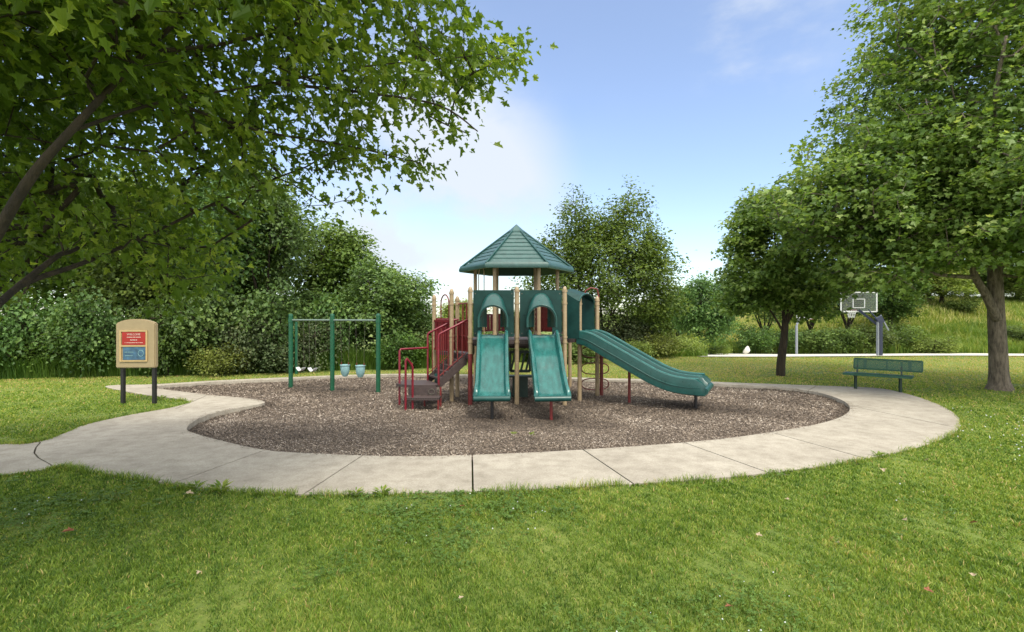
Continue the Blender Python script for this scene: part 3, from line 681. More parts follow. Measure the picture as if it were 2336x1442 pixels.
shrubs = [
 (1, -420, 16.9, 3.4, 3.2, 'dark shrub past the left picture edge'), (0, -240, 17.0, 2.6, 3.0, 'green shrub outside the left picture edge'), (0, -90, 17.1, 2.0, 3, 'shrub right at the left picture edge'),
 (1, 45, 17.4, 3.3, 2.8, 'dark green shrub at far left of the wood edge'), (0, 130, 17.8, 1.7, 2.6, 'bright green shrub left of the tan sign'), (1, 215, 17.5, 3.0, 2.6, 'dark shrub directly left of the tan sign posts'),
 (0, 300, 18.2, 1.9, 2.6, 'green shrub hidden partly behind the tan sign'), (0, 385, 17.8, 2.6, 2.4, 'rounded green shrub just right of the tan sign'), (1, 455, 18.3, 3.5, 2.8, 'dark shrub midway between sign and swings'),
 (3, 505, 17.7, 1.2, 2.0, 'low pale shrub midway between sign and swings'), (2, 560, 18.2, 2.3, 2.4, 'grey green shrub two shrubs left of the swing frame'), (1, 620, 18.8, 3.4, 2.6, 'tall dark shrub beside the first swing post'),
 (2, 650, 18.6, 1.5, 2.2, 'brownish green shrub behind the first swing post'), (2, 722, 19.2, 2.2, 2.4, 'dull olive shrub behind the two white belt swings'), (1, 775, 20.2, 3.0, 2.4, 'dark shrub behind the left bucket swing'),
 (0, 905, 19.9, 1.5, 2.0, 'green shrub right of the last swing post'), (1, 985, 21.5, 1.9, 2.6, 'dark shrub behind the stairs handrail'), (3, 1045, 24, 1.9, 2.8, 'pale shrub seen between the stair posts'),
 (1, 1105, 23.5, 1.5, 2.8, 'dark shrub behind the left straight slide'), (0, 1175, 24, 1.35, 2.8, 'green shrub seen under the deck between the straight slides'), (1, 1250, 23.5, 1.35, 2.8, 'dark shrub behind the right straight slide'),
 (1, 1325, 22.5, 1.0, 2.4, 'low dark hedge clump under the tower deck'), (2, 1402, 25.2, 2.3, 3.0, 'grey brown bush at the foot of the broad airy tree'), (2, 1450, 25.6, 1.9, 2.6, 'dull bush right of the broad airy tree trunk'),
 (3, 1440, 24.0, 1.0, 2.2, 'bright low shrub above the middle of the side slide'), (3, 1500, 25.4, 1.3, 2.6, 'pale shrub above the lower half of the side slide'), (3, 1555, 27.5, 1.3, 2.8, 'pale shrub below the blue green tree'),
 (3, 1625, 34, .8, 2.4, 'pale shrub right of the blue green tree at the yellow slope'), (0, 1725, 37.5, 2.4, 3.2, 'green shrub just right of the white boulder'), (1, 1775, 39, 2.2, 3.2, 'dark shrub behind the slim tree trunk'),
 (1, 1860, 39, 2.2, 3.6, 'dark shrub right of the far basketball pole'), (0, 1920, 39.2, 2.2, 3.4, 'green shrub between the basketball poles'), (1, 1985, 39, 2.4, 3.4, 'dark shrub left of the blue grey basketball pole'),
 (0, 2060, 39.5, 2.4, 3.6, 'green shrub right of the blue grey basketball pole'), (3, 2130, 38, 1.5, 3.2, 'pale shrub at the foot of the slope'), (0, 2190, 47, 1.6, 3.2, 'light shrub on the slope left of the thick trunk'), (0, 2325, 41, 1.7, 3.4, 'small green shrub right of the thick trunk')]
for k, sx, Y, h_, w_, lb in shrubs: place(PS, k, sx, Y, h_, w_, lb, 'shrub', GS)

# ------------------------------------------------------------------ grass
M['grass'] = leaf_mat('grass_blade', [(.0, (.050, .105, .014)), (.3, (.125, .215, .028)), (.6, (.25, .34, .055)), (.82, (.40, .42, .10)), (1, (.56, .40, .20))], .35, .5)
M['clover'] = leaf_mat('clover_leaf', [(.0, (.05, .10, .012)), (.6, (.10, .185, .03)), (1, (.18, .28, .06))], .3, .45)
M['weeds'] = leaf_mat('tall_grass_blade', [(.0, (.04, .10, .012)), (.5, (.13, .22, .03)), (.8, (.27, .32, .06)), (1, (.5, .46, .2))], .35, .55)
def off_path(P, mrg=.0):
    a = ~inpoly(P, OUTER)
    if mrg: a |= (pdist(P, OUTER) < mrg)
    return a & ~inpoly(P, MULCH)
def blades(name, P, hgt, wid, lean, v, mat, gz=None, **tg):
    n = len(P); z = terrain_z(P[:, 0], P[:, 1]) if gz is None else gz
    a = rng.uniform(0, 2 * math.pi, n); L = rng.uniform(.2, 1, n) * lean * hgt; la = rng.uniform(0, 2 * math.pi, n)
    cx, cy = np.cos(a) * wid / 2, np.sin(a) * wid / 2; lx, ly = np.cos(la) * L, np.sin(la) * L
    b_ = np.c_[P, z - .005]
    V = np.stack([b_ + np.c_[cx, cy, 0 * cx], b_ - np.c_[cx, cy, 0 * cx], b_ + np.c_[lx * .35 - cx * .8, ly * .35 - cy * .8, hgt * .62], b_ + np.c_[lx * .35 + cx * .8, ly * .35 + cy * .8, hgt * .62], b_ + np.c_[lx, ly, hgt]], 1).reshape(-1, 3)
    k = np.arange(n)[:, None] * 5
    return tag(npmesh(name, V, [k + np.array([[0, 1, 2, 3]]), k + np.array([[3, 2, 4]])], mat, attrs={'v': np.repeat(np.clip(v, 0, 1), 5)}), **tg)
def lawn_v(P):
    left = np.clip((-P[:, 0] - .5) / 3, 0, 1) * np.clip((8 - P[:, 1]) / 2, 0, 1)  # front-left grass tinted darker, the maple's shade put into the colour
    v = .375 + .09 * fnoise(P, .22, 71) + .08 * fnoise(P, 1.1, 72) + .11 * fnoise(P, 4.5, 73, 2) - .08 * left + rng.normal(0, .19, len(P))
    v += .42 * np.clip((P[:, 1] - 11) / 8, 0, 1)  # far grass made paler and yellower by colour, against the trees' shade
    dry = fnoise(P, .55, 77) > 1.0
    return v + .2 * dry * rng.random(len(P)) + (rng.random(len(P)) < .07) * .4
def cone(n, y0, y1, powr=1.0, margin=1.2, sl=1.06):
    Y = y0 + (y1 - y0) * rng.random(n) ** powr; X = rng.uniform(-1, 1, n) * (Y * sl + margin); return np.c_[X, Y]
P = []
for y0, y1, dens in [(2.6, 4.0, 9500), (4.0, 6.2, 6500), (6.2, 9, 2900), (9, 13, 1000), (13, 18, 520), (18, 27.5, 260)]:
    area = (y1 - y0) * ((y0 + y1) * 1.06 + 2.4); P.append(cone(int(area * dens), y0, y1))
P = np.concatenate(P)
P = P[(P[:, 1] > 2.6)]
nr = (P[:, 1] > 5)
ok = np.ones(len(P), bool); ok[nr] = off_path(P[nr]); P = P[ok]
P = P[~((P[:, 1] > 17.3 + np.clip((P[:, 0] + 12) * .24, 0, 4)) & (P[:, 0] < 1))]
dist = np.linalg.norm(P, axis=1)
hgt = rng.uniform(.018, .046, len(P)) * (1 + .15 * fnoise(P, .8, 79)) ; hgt = np.clip(hgt * (1 + .35 * fnoise(P, 5, 82, 2)), .012, .09)
wid = np.clip(.0055 * dist / 4, .005, .024) * rng.uniform(.7, 1.3, len(P))
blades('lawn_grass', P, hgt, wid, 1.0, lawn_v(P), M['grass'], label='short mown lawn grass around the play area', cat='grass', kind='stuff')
# ragged taller fringe along the pavement edge
E = np.array(catmull(gl(outer_px), 60)); E = E[(E[:, 1] < 12.5)]
E = np.repeat(E, 9, 0); E = E + rng.normal(0, .035, E.shape); E = E[fnoise(E, 1.3, 80) > -.5]
E = E[~inpoly(E, OUTER) | (rng.random(len(E)) < .35)]; E = E[~inpoly(E, MULCH)]
blades('edge_grass', E, rng.uniform(.04, .10, len(E)) * np.clip(1 + .5 * fnoise(E, .9, 81), .4, 2), np.full(len(E), .006), .9, lawn_v(E) + .05, M['grass'], gz=np.full(len(E), .0), label='ragged taller grass spilling over the pavement edge', cat='grass', kind='stuff')
# clover: tiny three-leaf rosettes
Pc = cone(70000, 2.7, 8.5); pn = fnoise(Pc, .33, 85) + .5 * fnoise(Pc, 1.3, 86)
Pc = Pc[(pn + rng.normal(0, .35, len(pn)) > .55 + .25 * (Pc[:, 0] > 0) + .4 * (Pc[:, 0] > 2))]; Pc = Pc[off_path(Pc, 0)]
n = len(Pc); k3 = np.repeat(np.arange(n), 3); ang = rng.uniform(0, 6.28, n)[k3] + np.tile([0, 2.09, 4.19], n)
Rm = frames(np.c_[rng.normal(0, .25, (3 * n, 2)), np.ones(3 * n)], np.c_[np.cos(ang), np.sin(ang), np.full(3 * n, .12)])
Tq = np.array([(0, 0, 0), (.4, .5, .08), (.28, .95, .0), (-.28, .95, 0), (-.4, .5, .08)])
hz = rng.uniform(.03, .055, n)[k3]
V, Fq = scatter(np.c_[Pc[k3], hz], Rm, (rng.uniform(.012, .02, n) * np.clip(Pc[:, 1] / 4, 1, 1.6))[k3], Tq, [(0, 1, 2, 3, 4)])
tag(npmesh('clover', V, Fq, M['clover'], attrs={'v': np.repeat(np.clip(rng.normal(.5, .2, n), 0, 1)[k3], 5)}), label='clover patches growing through the front lawn', cat='clover', kind='stuff')
# clover flower specks
Pf = np.concatenate([cone(500, 2.8, 8), np.c_[rng.uniform(7, 10, 110), rng.uniform(7.6, 11.5, 110)]]); pn = fnoise(Pf, .33, 85)
Pf = Pf[((pn > .5) | (Pf[:, 0] > 6.8)) & off_path(Pf)][:230]; n = len(Pf)
oct_ = np.array([(1, 0, 0), (0, 1, 0), (-1, 0, 0), (0, -1, 0), (0, 0, 1), (0, 0, -1)]) * .5; of = [(0, 1, 4), (1, 2, 4), (2, 3, 4), (3, 0, 4), (1, 0, 5), (2, 1, 5), (3, 2, 5), (0, 3, 5)]
V, Fq = scatter(np.c_[Pf, rng.uniform(.045, .075, n)], frames(np.tile([0, 0, 1.], (n, 1)), rand_dirs(n)), rng.uniform(.010, .018, n) * np.clip(Pf[:, 1] / 5, .8, 1.5), oct_, of)
tag(npmesh('clover_flowers', V, Fq, M['white']), label='tiny white clover flowers dotted over the lawn', cat='flowers', kind='stuff')
# tall grasses at the wood edge and behind the court
def tall(name, P, h0, h1, v0, lb, wd=.03):
    n = len(P); return blades(name, P, rng.uniform(h0, h1, n) * (1 + .3 * fnoise(P, .3, 91)), np.full(n, wd), .5, v0 + .15 * fnoise(P, .35, 92) + rng.normal(0, .13, n), M['weeds'], label=lb, cat='tall grass', kind='stuff')
X = rng.uniform(-24, -2.2, 40000); Yw = 16.5 + np.clip((X + 16.6) * .27, -1, 9) + rng.random(len(X)) ** 1.5 * 1.3
tall('tall_grass', np.c_[X, Yw], .4, .95, .25, 'tall unmown grass in front of the wood on the left')
X = rng.uniform(-2.2, 10, 9000); tall('meadow_grass', np.c_[X, 22.6 + np.clip(X, 0, 9) * .38 + rng.random(9000) * 2.5], .2, .55, .45, 'rough grass strip behind the play tower and side slide')
X = rng.uniform(8, 46, 34000); tall('meadow_grass', np.c_[X, 38.2 + rng.random(34000) * 6], .4, 1.0, .55, 'tall weeds growing beyond the basketball court', .05)
X = rng.uniform(10, 46, 42000); Yh = rng.uniform(41, 64, 42000); tall('hill_grass', np.c_[X, Yh], .3, .7, .85, 'yellowing long grass on the far slope', .07)
X = rng.uniform(26, 56, 42000); Yh = rng.uniform(40, 56, 42000); tall('slope_grass', np.c_[X, Yh], .2, .6, .66, 'bright long grass on the slope at the right', .05)

# small broadleaf weeds poking up at the pavement edge
def weed(px, py, s, lb):
    x, y = gp(px, py); root = empty('weed', (x, y, 0), label=lb, cat='weed', group='weeds at the pavement edge')
    n = 26; a = rng.uniform(0, 6.28, n); D = np.c_[np.cos(a), np.sin(a), rng.uniform(.3, 1.8, n)]
    Pp = np.c_[x + np.cos(a) * .02 * s, y + np.sin(a) * .02 * s, rng.uniform(.01, .07, n) * s]
    V, Fq = scatter(Pp, frames(np.c_[-np.cos(a) * .6, -np.sin(a) * .6, np.ones(n)], D), rng.uniform(.06, .13, n) * s, np.array([(0, 0, 0), (.13, .5, .02), (0, 1, -.12), (-.13, .5, .02)]), [(0, 1, 2), (0, 2, 3)])
    npmesh('foliage', V, Fq, M['weeds'], root, attrs={'v': np.repeat(np.clip(rng.normal(.6, .1, n), 0, 1), 4)})
for px, py, s, lb in [(505, 1126, 1.2, 'leafy weed at the front pavement edge left of the slides'), (448, 1118, 1.0, 'smaller weed at the front pavement edge next to a leafier one'), (870, 1132, 1.0, 'weed at the front pavement edge below the left slide'), (812, 1133, .9, 'tuft at the front pavement edge by a joint'),
                      (368, 913, 1.0, 'weed between the sign post and the pavement'), (2004, 1044, .9, 'yellow green weed at the right pavement edge'), (1172, 993, .6, 'little weed growing in the wood chips nearer the middle'), (1214, 994, .6, 'little weed in the wood chips below the right straight slide')]:
    weed(px, py, s, lb)
# fallen leaves on the lawn
M['dryleaf'] = paint('dry_leaf_rust', (.22, .08, .035), .7, .4, 30); M['paleleaf'] = paint('dry_leaf_pale', (.38, .30, .2), .7, .2, 30)
def fallen(px, py, s, mat, lb):
    x, y = gp(px, py, .04); a = random.uniform(0, 6.28)
    V, Fq = scatter(np.array([[x, y, .055]]), frames(np.array([[random.uniform(-.4, .4), random.uniform(-.4, .4), 1.]]), np.array([[math.cos(a), math.sin(a), .1]])), np.array([s * .7]), TM[0], TM[1])
    o = npmesh('fallen_leaf', V, Fq, M[mat], loc=(x, y, .055)); tag(o, lb, 'leaf', 'fallen leaves on the front lawn')
for px, py, s, mt, lb in [(168, 1213, .12, 'dryleaf', 'rust brown leaf on the lawn at lower left'), (868, 1238, .10, 'paleleaf', 'pale curled leaf on the lawn left of the middle'), (425, 1127, .11, 'paleleaf', 'pale leaf in grass by the left front pavement edge'),
    (1050, 1158, .08, 'dryleaf', 'small brown leaf near the middle of the front pavement edge'), (1048, 1370, .06, 'paleleaf', 'pale leaf low in the middle of the lawn'), (1725, 1222, .08, 'paleleaf', 'whitish leaf right of centre on the lawn'),
    (1668, 1387, .07, 'dryleaf', 'brown leaf at the bottom of the lawn right of centre'), (2108, 1347, .08, 'dryleaf', 'dark red leaf at the lower right of the lawn'), (2230, 1195, .09, 'dryleaf', 'orange leaf near the right edge of the lawn'),
    (2220, 1318, .07, 'paleleaf', 'pale tan leaf at the lower right of the lawn'), (1910, 1242, .07, 'paleleaf', 'small white leaf below the right pavement curve'), (2068, 1190, .08, 'paleleaf', 'curled white leaf on the lawn at right'), (2120, 1050, .10, 'paleleaf', 'white leaf close to the right pavement curve'),
    (2012, 1072, .12, 'paleleaf', 'long straw coloured leaf just below the right pavement'), (300, 1388, .05, 'dryleaf', 'brown leaf at the bottom left of the lawn'), (455, 1307, .06, 'paleleaf', 'pale leaf lying in the clover at lower left'), (1800, 1142, .06, 'paleleaf', 'whitish leaf below the pavement right of centre')]:
    fallen(px, py, s, mt, lb)
#OBJECTS_START
# ------------------------------------------------------------------ play structure
PG = empty('play_structure', (.13, 13.5, 0), label='playground structure with hexagonal green roof, two straight slides, side slide and red stairs', cat='playground')
DZ, LZ = 1.49, 1.10
def post(x, y, z1, z0=-.12, lower=None, r_=.0535, cap=True, mat='tan', name='post'):
    mb = MB()
    if lower: MB_l = MB().tube([(x, y, z0), (x, y, lower)], r_ + .001, 16).build('post_sleeve', M['redtube'], PG)
    mb.tube([(x, y, lower or z0), (x, y, z1)], r_, 16)
    if cap:
        mb.tube([(x, y, z1 - .06), (x, y, z1 - .02)], r_ + .012, 16)
        mb.tube([(x, y, z1), (x, y, z1 + .03), (x, y, z1 + .06), (x, y, z1 + .075)], [r_ * .98, r_ * .85, r_ * .5, .005], 14)
    for zc in (DZ + .06, DZ - .06, 2.35):
        if zc < z1 - .1: mb.tube([(x, y, zc - .02), (x, y, zc + .02)], r_ + .012, 16)
    return mb.build(name, M[mat], PG)
P1, P2_, P3 = (-.99, 12.15), (.115, 12.15), (1.25, 12.15)
post(*P1, 2.68, lower=1.15); post(*P2_, 2.68); post(*P3, 2.68)
HC = (.13, 15.2); HR = 1.22
hexp = [(HC[0] + HR * math.cos(R(60 * k)), HC[1] + HR * math.sin(R(60 * k))) for k in range(6)]
for x, y in hexp: post(x, y, 3.62, cap=False)
post(-1.51, 12.8, 2.66); post(-1.43, 13.4, 2.5); post(-2.1, 13.8, 2.55)
post(1.68, 12.72, 2.5, cap=False); post(2.24, 13.46, 2.5); post(1.73, 15.3, 1.45, cap=False); post(-.75, 13.6, 1.45, cap=False, mat='brown')
# decks
def perforated(name):
    m, t, b = new_mat(name); v = N(t, 'ShaderNodeTexVoronoi'); v.inputs['Scale'].default_value = 26; v.inputs['Randomness'].default_value = 0
    tcn = N(t, 'ShaderNodeTexCoord'); t.links.new(tcn.outputs['Object'], v.inputs['Vector'])
    t.links.new(rgbramp(t, v.outputs['Distance'], [(.25, (.008, .006, .006)), (.34, (.06, .042, .04))]), b.inputs['Base Color']); b.inputs['Roughness'].default_value = .6
    return m
M['deck'] = perforated('perforated_deck')
MB().prism([P1, P3, (1.3, 12.6), (1.55, 12.75), (2.15, 13.35), (1.75, 14.1), (.76, 14.12), (-.5, 14.12), (-.99, 13.9)], DZ - .10, DZ).build('deck', M['deck'], PG, smooth=False)
MB().prism(hexp, DZ - .13, DZ - .004).build('deck', M['deck'], PG, smooth=False)
MB().prism([(-1.05, 12.25), (-1.13, 12.42), (-1.47, 13.1), (-1.5, 13.4), (-2.1, 13.85), (-1.02, 13.9)], LZ - .09, LZ).build('deck', M['deck'], PG, smooth=False)
MB().box((-1.02, 13.0, (DZ + LZ) / 2 - .05), (.03, 1.6, DZ - LZ)).build('riser', M['brown'], PG, smooth=False)
# roof
rz0, rz1, rr = 3.42, 4.70, 1.66
ap = Vector((HC[0], HC[1], rz1)); cor = [Vector((HC[0] + rr * math.cos(R(60 * k)), HC[1] + rr * math.sin(R(60 * k)), rz0)) for k in range(6)]
roof = MB()
nb = 9
for k in range(6):
    a, b = cor[k], cor[(k + 1) % 6]; nrm = (b - a).cross(ap - a).normalized()
    if nrm.z < 0: nrm = -nrm
    for j in range(nb):                                   # lapped boards
        t0, t1 = j / nb * .9 + .06, (j + 1) / nb * .9 + .06 + .012
        lo = [a.lerp(ap, t0), b.lerp(ap, t0)]; hi = [b.lerp(ap, t1), a.lerp(ap, t1)]
        up = nrm * .02; up2 = nrm * .002
        roof.add([lo[0] + up, lo[1] + up, hi[0] + up2, hi[1] + up2, lo[0] - up2, lo[1] - up2], [(0, 1, 2, 3), (4, 5, 1, 0)])
    roof.add([a, b, ap, a - nrm * .03, b - nrm * .03, ap - Vector((0, 0, .05))], [(0, 1, 2), (3, 5, 4)])
rf = roof.build('roof', M['roof'], PG, smooth=False)
fa = MB()
for k in range(6):
    a, b = cor[k], cor[(k + 1) % 6]
    oa = (a - Vector((HC[0], HC[1], rz0))) ; ob = (b - Vector((HC[0], HC[1], rz0)))
    ring = lambda p, o_: [p + o_ * .0 + Vector((0, 0, .085)), p + o_ * .022 + Vector((0, 0, .04)), p + o_ * .03 - Vector((0, 0, .02)), p + o_ * .018 - Vector((0, 0, .07)), p - o_ * .04 - Vector((0, 0, .07)), p - o_ * .06 + Vector((0, 0, .05))]
    fa.sweep([ring(a, oa), ring(b, ob)], cap=False)
fa.build('fascia', M['roof'], rf)
hp = MB()
for k in range(6): hp.tube([cor[k] + Vector((0, 0, .06)), ap + Vector((0, 0, .02))], [.032, .026], 8)
hp.build('hip_rib', M['teal'], rf)
tip = MB(); s_ = .16
tc_ = [ap.lerp(c, s_) + Vector((0, 0, .05)) for c in cor]
tip.add(tc_ + [ap + Vector((0, 0, .075))] + [c - Vector((0, 0, .04)) for c in tc_], [(k, (k + 1) % 6, 6) for k in range(6)] + [(k, k + 7, (k + 1) % 6 + 7, (k + 1) % 6) for k in range(6)])
tip.build('roof_cap', M['roof'], rf, smooth=False)
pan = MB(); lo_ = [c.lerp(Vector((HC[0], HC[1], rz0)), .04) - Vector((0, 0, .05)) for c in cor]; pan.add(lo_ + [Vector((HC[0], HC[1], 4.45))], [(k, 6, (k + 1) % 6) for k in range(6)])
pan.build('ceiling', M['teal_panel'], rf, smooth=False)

# window panels with hoods over the straight slides
def hood_panel(xa, xb):
    cx = (xa + xb) / 2; hw = (xb - xa) / 2 - .07; z0, z1 = 1.555, 2.665; ow = .27; oz = 2.02
    pg = [(-hw, z0), (-ow, z0)] + [(-ow * math.cos(R(a)), oz + ow * math.sin(R(a))) for a in range(0, 181, 15)] + [(ow, z0), (hw, z0), (hw, z1), (-hw, z1)]
    p = MB().slab(pg, (cx, 12.16, 0), (1, 0, 0), (0, 0, 1), (0, .035, 0)).build('slide_panel', M['teal_panel'], PG, bevel=.008)
    rings = []; ns = 9
    for i in range(ns):
        s = i / (ns - 1); y = 12.15 - .42 * s; azp = 2.60 - .30 * s ** 1.2; w_ = .19 + .145 * min(1, (s * 1.15) ** .6); leg = 2.42 - .47 * s; o_, in_ = [], []
        for k in range(0, 17):
            a = math.pi * k / 16; o_.append(Vector((cx - w_ * math.cos(a), y, leg + (azp - leg) * math.sin(a))))
            in_.append(Vector((cx - (w_ - .032) * math.cos(a), y, leg + (azp - .035 - leg) * math.sin(a))))
        rings.append([Vector((o_[0].x, y, 1.79))] + o_ + [Vector((o_[-1].x, y, 1.79)), Vector((in_[-1].x, y, 1.79))] + in_[::-1] + [Vector((in_[0].x, y, 1.79))])
    MB().sweep(rings).build('hood', M['teal'], p)
    rim = [Vector((cx - .335 * math.cos(math.pi * k / 16), 11.72, 1.95 + .35 * math.sin(math.pi * k / 16))) for k in range(17)]
    MB().tube([Vector((rim[0].x, 11.72, 1.79))] + rim + [Vector((rim[-1].x, 11.72, 1.79))], .02, 8).build('hood_rim', M['teal'], p)
    for sx_ in (-1, 1):
        for zz_ in (1.64, 2.58): MB().tube([(cx + sx_ * (hw - .05), 12.145, zz_), (cx + sx_ * (hw - .05), 12.132, zz_)], .014, 8).build('bolt', M['chain'], p)
    for s_ in (-1, 1): MB().box((cx + s_ * (hw * .5 + .14), 12.135, 2.1), (.05, .012, .05)).build('bolt_plate', M['teal_panel'], p, smooth=False)
hood_panel(P1[0], P2_[0]); hood_panel(P2_[0], P3[0])

def slide(start, end, z0, z1, cross, prof, name='slide', mat='teal_bed', wave=0.0, lip=.30, n=44, lipw=.05):
    s = Vector((*start, 0)); e = Vector((*end, 0)); L = (e - s).length; d = (e - s) / L; sd = Vector((d.y, -d.x, 0))
    rings = []; P = []
    for i in range(n + 1):
        t_ = i / n
        if t_ < .07: z = z0
        elif t_ > 1 - lip * .75:
            q_ = (t_ - (1 - lip * .75)) / (lip * .75); z = None
        f = np.interp(t_, [p[0] for p in prof], [p[1] for p in prof])
        z = z1 + (z0 - z1) * f
        if wave: z += wave * math.sin(t_ * 6 * math.pi) * (1 - abs(2 * t_ - 1)) ** .5
        P.append((s + d * (L * t_)) + Vector((0, 0, z)))
    # smooth z
    zz = [p.z for p in P]
    for _ in range(4): zz = [zz[0]] + [(zz[i - 1] + zz[i] * 2 + zz[i + 1]) / 4 for i in range(1, n)] + [zz[-1]]
    for i, p in enumerate(P): p.z = zz[i]
    for i, p in enumerate(P):
        a = P[max(i - 1, 0)]; b = P[min(i + 1, n)]; tg = (b - a).normalized(); up = sd.cross(tg); up = up if up.z > 0 else -up
        t_ = i / n; wf = 1.0 if t_ < .9 else 1 - .75 * ((t_ - .9) / .1) ** 2.5
        wf *= .75 + .25 * min(1, t_ * 8)
        wd = 1 + lipw * max(0, (t_ - .75) / .25)
        rings.append([p + sd * (c[0] * wd) + up * (c[1] * (wf if c[1] > .01 else 1)) for c in cross])
    return rings, P, d, sd
single = [(-.36, -.05), (-.365, .10), (-.345, .155), (-.315, .165), (-.285, .15), (-.262, .03), (-.24, .008), (-.12, 0), (0, -.004), (.12, 0), (.24, .008), (.262, .03), (.285, .15), (.315, .165), (.345, .155), (.365, .10), (.36, -.05), (.3, -.07), (0, -.075), (-.3, -.07)]
def single_slide(x0, x1, wave):
    prof = [(0, 1), (.08, .985), (.80, .10), (.90, .03), (1, 0)]
    rg, P, d, sd = slide((x0, 12.08), (x1, 10.42), 1.60, .40, single, prof, wave=wave)
    sl = MB().sweep(rg).build('slide', M['teal_bed'], PG, smooth=True)
    e = P[-1]
    MB().tube([e + Vector((0, 0, -.03)) - sd * .37, e + Vector((0, 0, -.035)) + sd * .37], .058, 12).build('exit_lip', M['teal'], sl)
    f = P[-7]
    MB().tube([(f.x, f.y, -.2), (f.x, f.y, f.z - .06)], .033, 12).build('support_leg', M['black'] if wave == 0 else M['redtube'], sl)
    MB().box((f.x, f.y, f.z - .085), (.3, .08, .03)).build('mounting_bracket', M['black'], sl, smooth=False)
single_slide(-.45, -.41, 0.0); single_slide(.72, .83, .028)
# triple-rail side slide
dbl = [(-.60, -.17), (-.615, .10), (-.60, .165), (-.56, .19), (-.52, .165), (-.49, -.01), (-.42, -.09), (-.16, -.09), (-.09, -.03), (-.06, .13), (-.03, .19), (.03, .19), (.06, .13), (.09, -.03), (.16, -.09), (.42, -.09), (.49, -.01), (.52, .165), (.56, .19), (.60, .165), (.615, .10), (.60, -.17), (.5, -.20), (0, -.20), (-.5, -.20)]
ud = Vector((.89, -.45, 0)).normalized(); c0 = Vector((1.84, 12.93, 0)); c1 = c0 + ud * 2.92
rg, P, d, sd = slide((c0.x, c0.y), (c1.x, c1.y), 1.55, .50, dbl, [(0, 1), (.06, .99), (.62, .16), (.74, .04), (.85, 0), (1, -.01)], lipw=.02)
sl = MB().sweep(rg).build('slide', M['teal'], PG, label='wide side slide with two lanes and three rounded rails')
e = P[-1]; MB().tube([e + Vector((0, 0, -.08)) - sd * .58, e + Vector((0, 0, -.08)) + sd * .58], .07, 12).build('exit_lip', M['teal'], sl)
st = MB()
for s_ in (-1, 1):
    st.tube([p + sd * s_ * .61 + Vector((0, 0, -.02)) for p in P[1:-1]], .012, 6)
st.build('side_bead', M['teal'], sl)
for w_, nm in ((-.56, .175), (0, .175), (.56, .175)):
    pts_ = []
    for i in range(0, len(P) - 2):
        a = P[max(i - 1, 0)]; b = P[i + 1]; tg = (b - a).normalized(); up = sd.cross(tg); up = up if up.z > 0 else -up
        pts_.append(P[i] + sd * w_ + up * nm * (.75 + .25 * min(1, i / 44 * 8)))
    MB().tube(pts_, .024, 8).build('rail', M['teal_bed'], sl)  # lighter tube along each rim, its highlight put into the colour
p_ = P[17]; MB().tube([(p_.x, p_.y, -.15), (p_.x, p_.y, p_.z - .1)], .035, 12).build('support_leg', M['redtube'], sl)
p_ = P[-5]; MB().tube([(p_.x, p_.y, -.15), (p_.x, p_.y, p_.z - .14)], .035, 12).build('support_leg', M['black'], sl)
# side hood (double width)
nearc = Vector((1.62, 12.35, 0)); wv = Vector((.45, .89, 0)).normalized() * 1.2; rings = []
for i in range(6):
    s = i / 5; bk = -ud * .37 * (1 - s); zt = 2.74 - .13 * s; zs = 2.62 - .22 * s; o_, in_ = [], []
    for k in range(13):
        u_ = k / 12; arch = math.sin(math.pi * u_) ** .55
        pO = nearc + bk + wv * u_; o_.append(pO + Vector((0, 0, zs + (zt - zs) * arch)))
        u2 = .03 + .94 * u_; pI = nearc + bk + wv * u2; in_.append(pI + Vector((0, 0, zs - .03 + (zt - zs) * arch)))
    rings.append([o_[0] - Vector((0, 0, o_[0].z - 1.5))] + o_ + [o_[-1] - Vector((0, 0, o_[-1].z - 1.5)), in_[-1] - Vector((0, 0, in_[-1].z - 1.5))] + in_[::-1] + [in_[0] - Vector((0, 0, in_[0].z - 1.5))])
MB().sweep(rings).build('hood', M['teal_panel'], PG, label='wide dark green hood over the side slide')
fr = [r_ for r_ in rings[-1][1:14]]; MB().tube(fr, .018, 8).build('hood_rim', M['teal'], PG)

# stairs, transfer platforms, rails
nt_, ft_ = Vector((-1.10, 12.42, LZ)), Vector((-1.47, 13.10, LZ)); dn = Vector((-.62, -.32, 0)); stp = MB(); risers = MB()
nst = 4
for i in range(nst):
    a0 = nt_ + dn * (i / nst); b0 = ft_ + dn * (i / nst); a1 = nt_ + dn * ((i + 1) / nst) ; b1 = ft_ + dn * ((i + 1) / nst); z = LZ - (LZ - .45) * (i + 1) / (nst + 1)
    stp.prism([(a0.x, a0.y), (a1.x, a1.y), (b1.x, b1.y), (b0.x, b0.y)], z - .035, z)
    stp.prism([(a0.x, a0.y), (a0.x - .02, a0.y), (b0.x - .02, b0.y), (b0.x, b0.y)], z - .12, z + .09)
stairs = stp.build('stairs', M['brown'], PG, smooth=False)
for p in (nt_, ft_):
    q_ = p + dn; o_ = Vector((p - (nt_ + ft_) / 2)).normalized() * .03
    MB().sweep([[Vector((p.x, p.y, LZ + .03)) + o_ * k for k in (0, 1)] + [Vector((p.x, p.y, LZ - .2)) + o_ * k for k in (1, 0)], [Vector((q_.x, q_.y, .56)) + o_ * k for k in (0, 1)] + [Vector((q_.x, q_.y, .34)) + o_ * k for k in (1, 0)]]).build('stringer', M['brown'], stairs, smooth=False)
pl1 = MB().prism([(-1.72, 12.08), (-2.09, 12.76), (-2.72, 12.78), (-2.74, 12.1), (-2.35, 11.86), (-1.76, 11.86)], .385, .45).build('platform', M['deck'], PG, smooth=False)
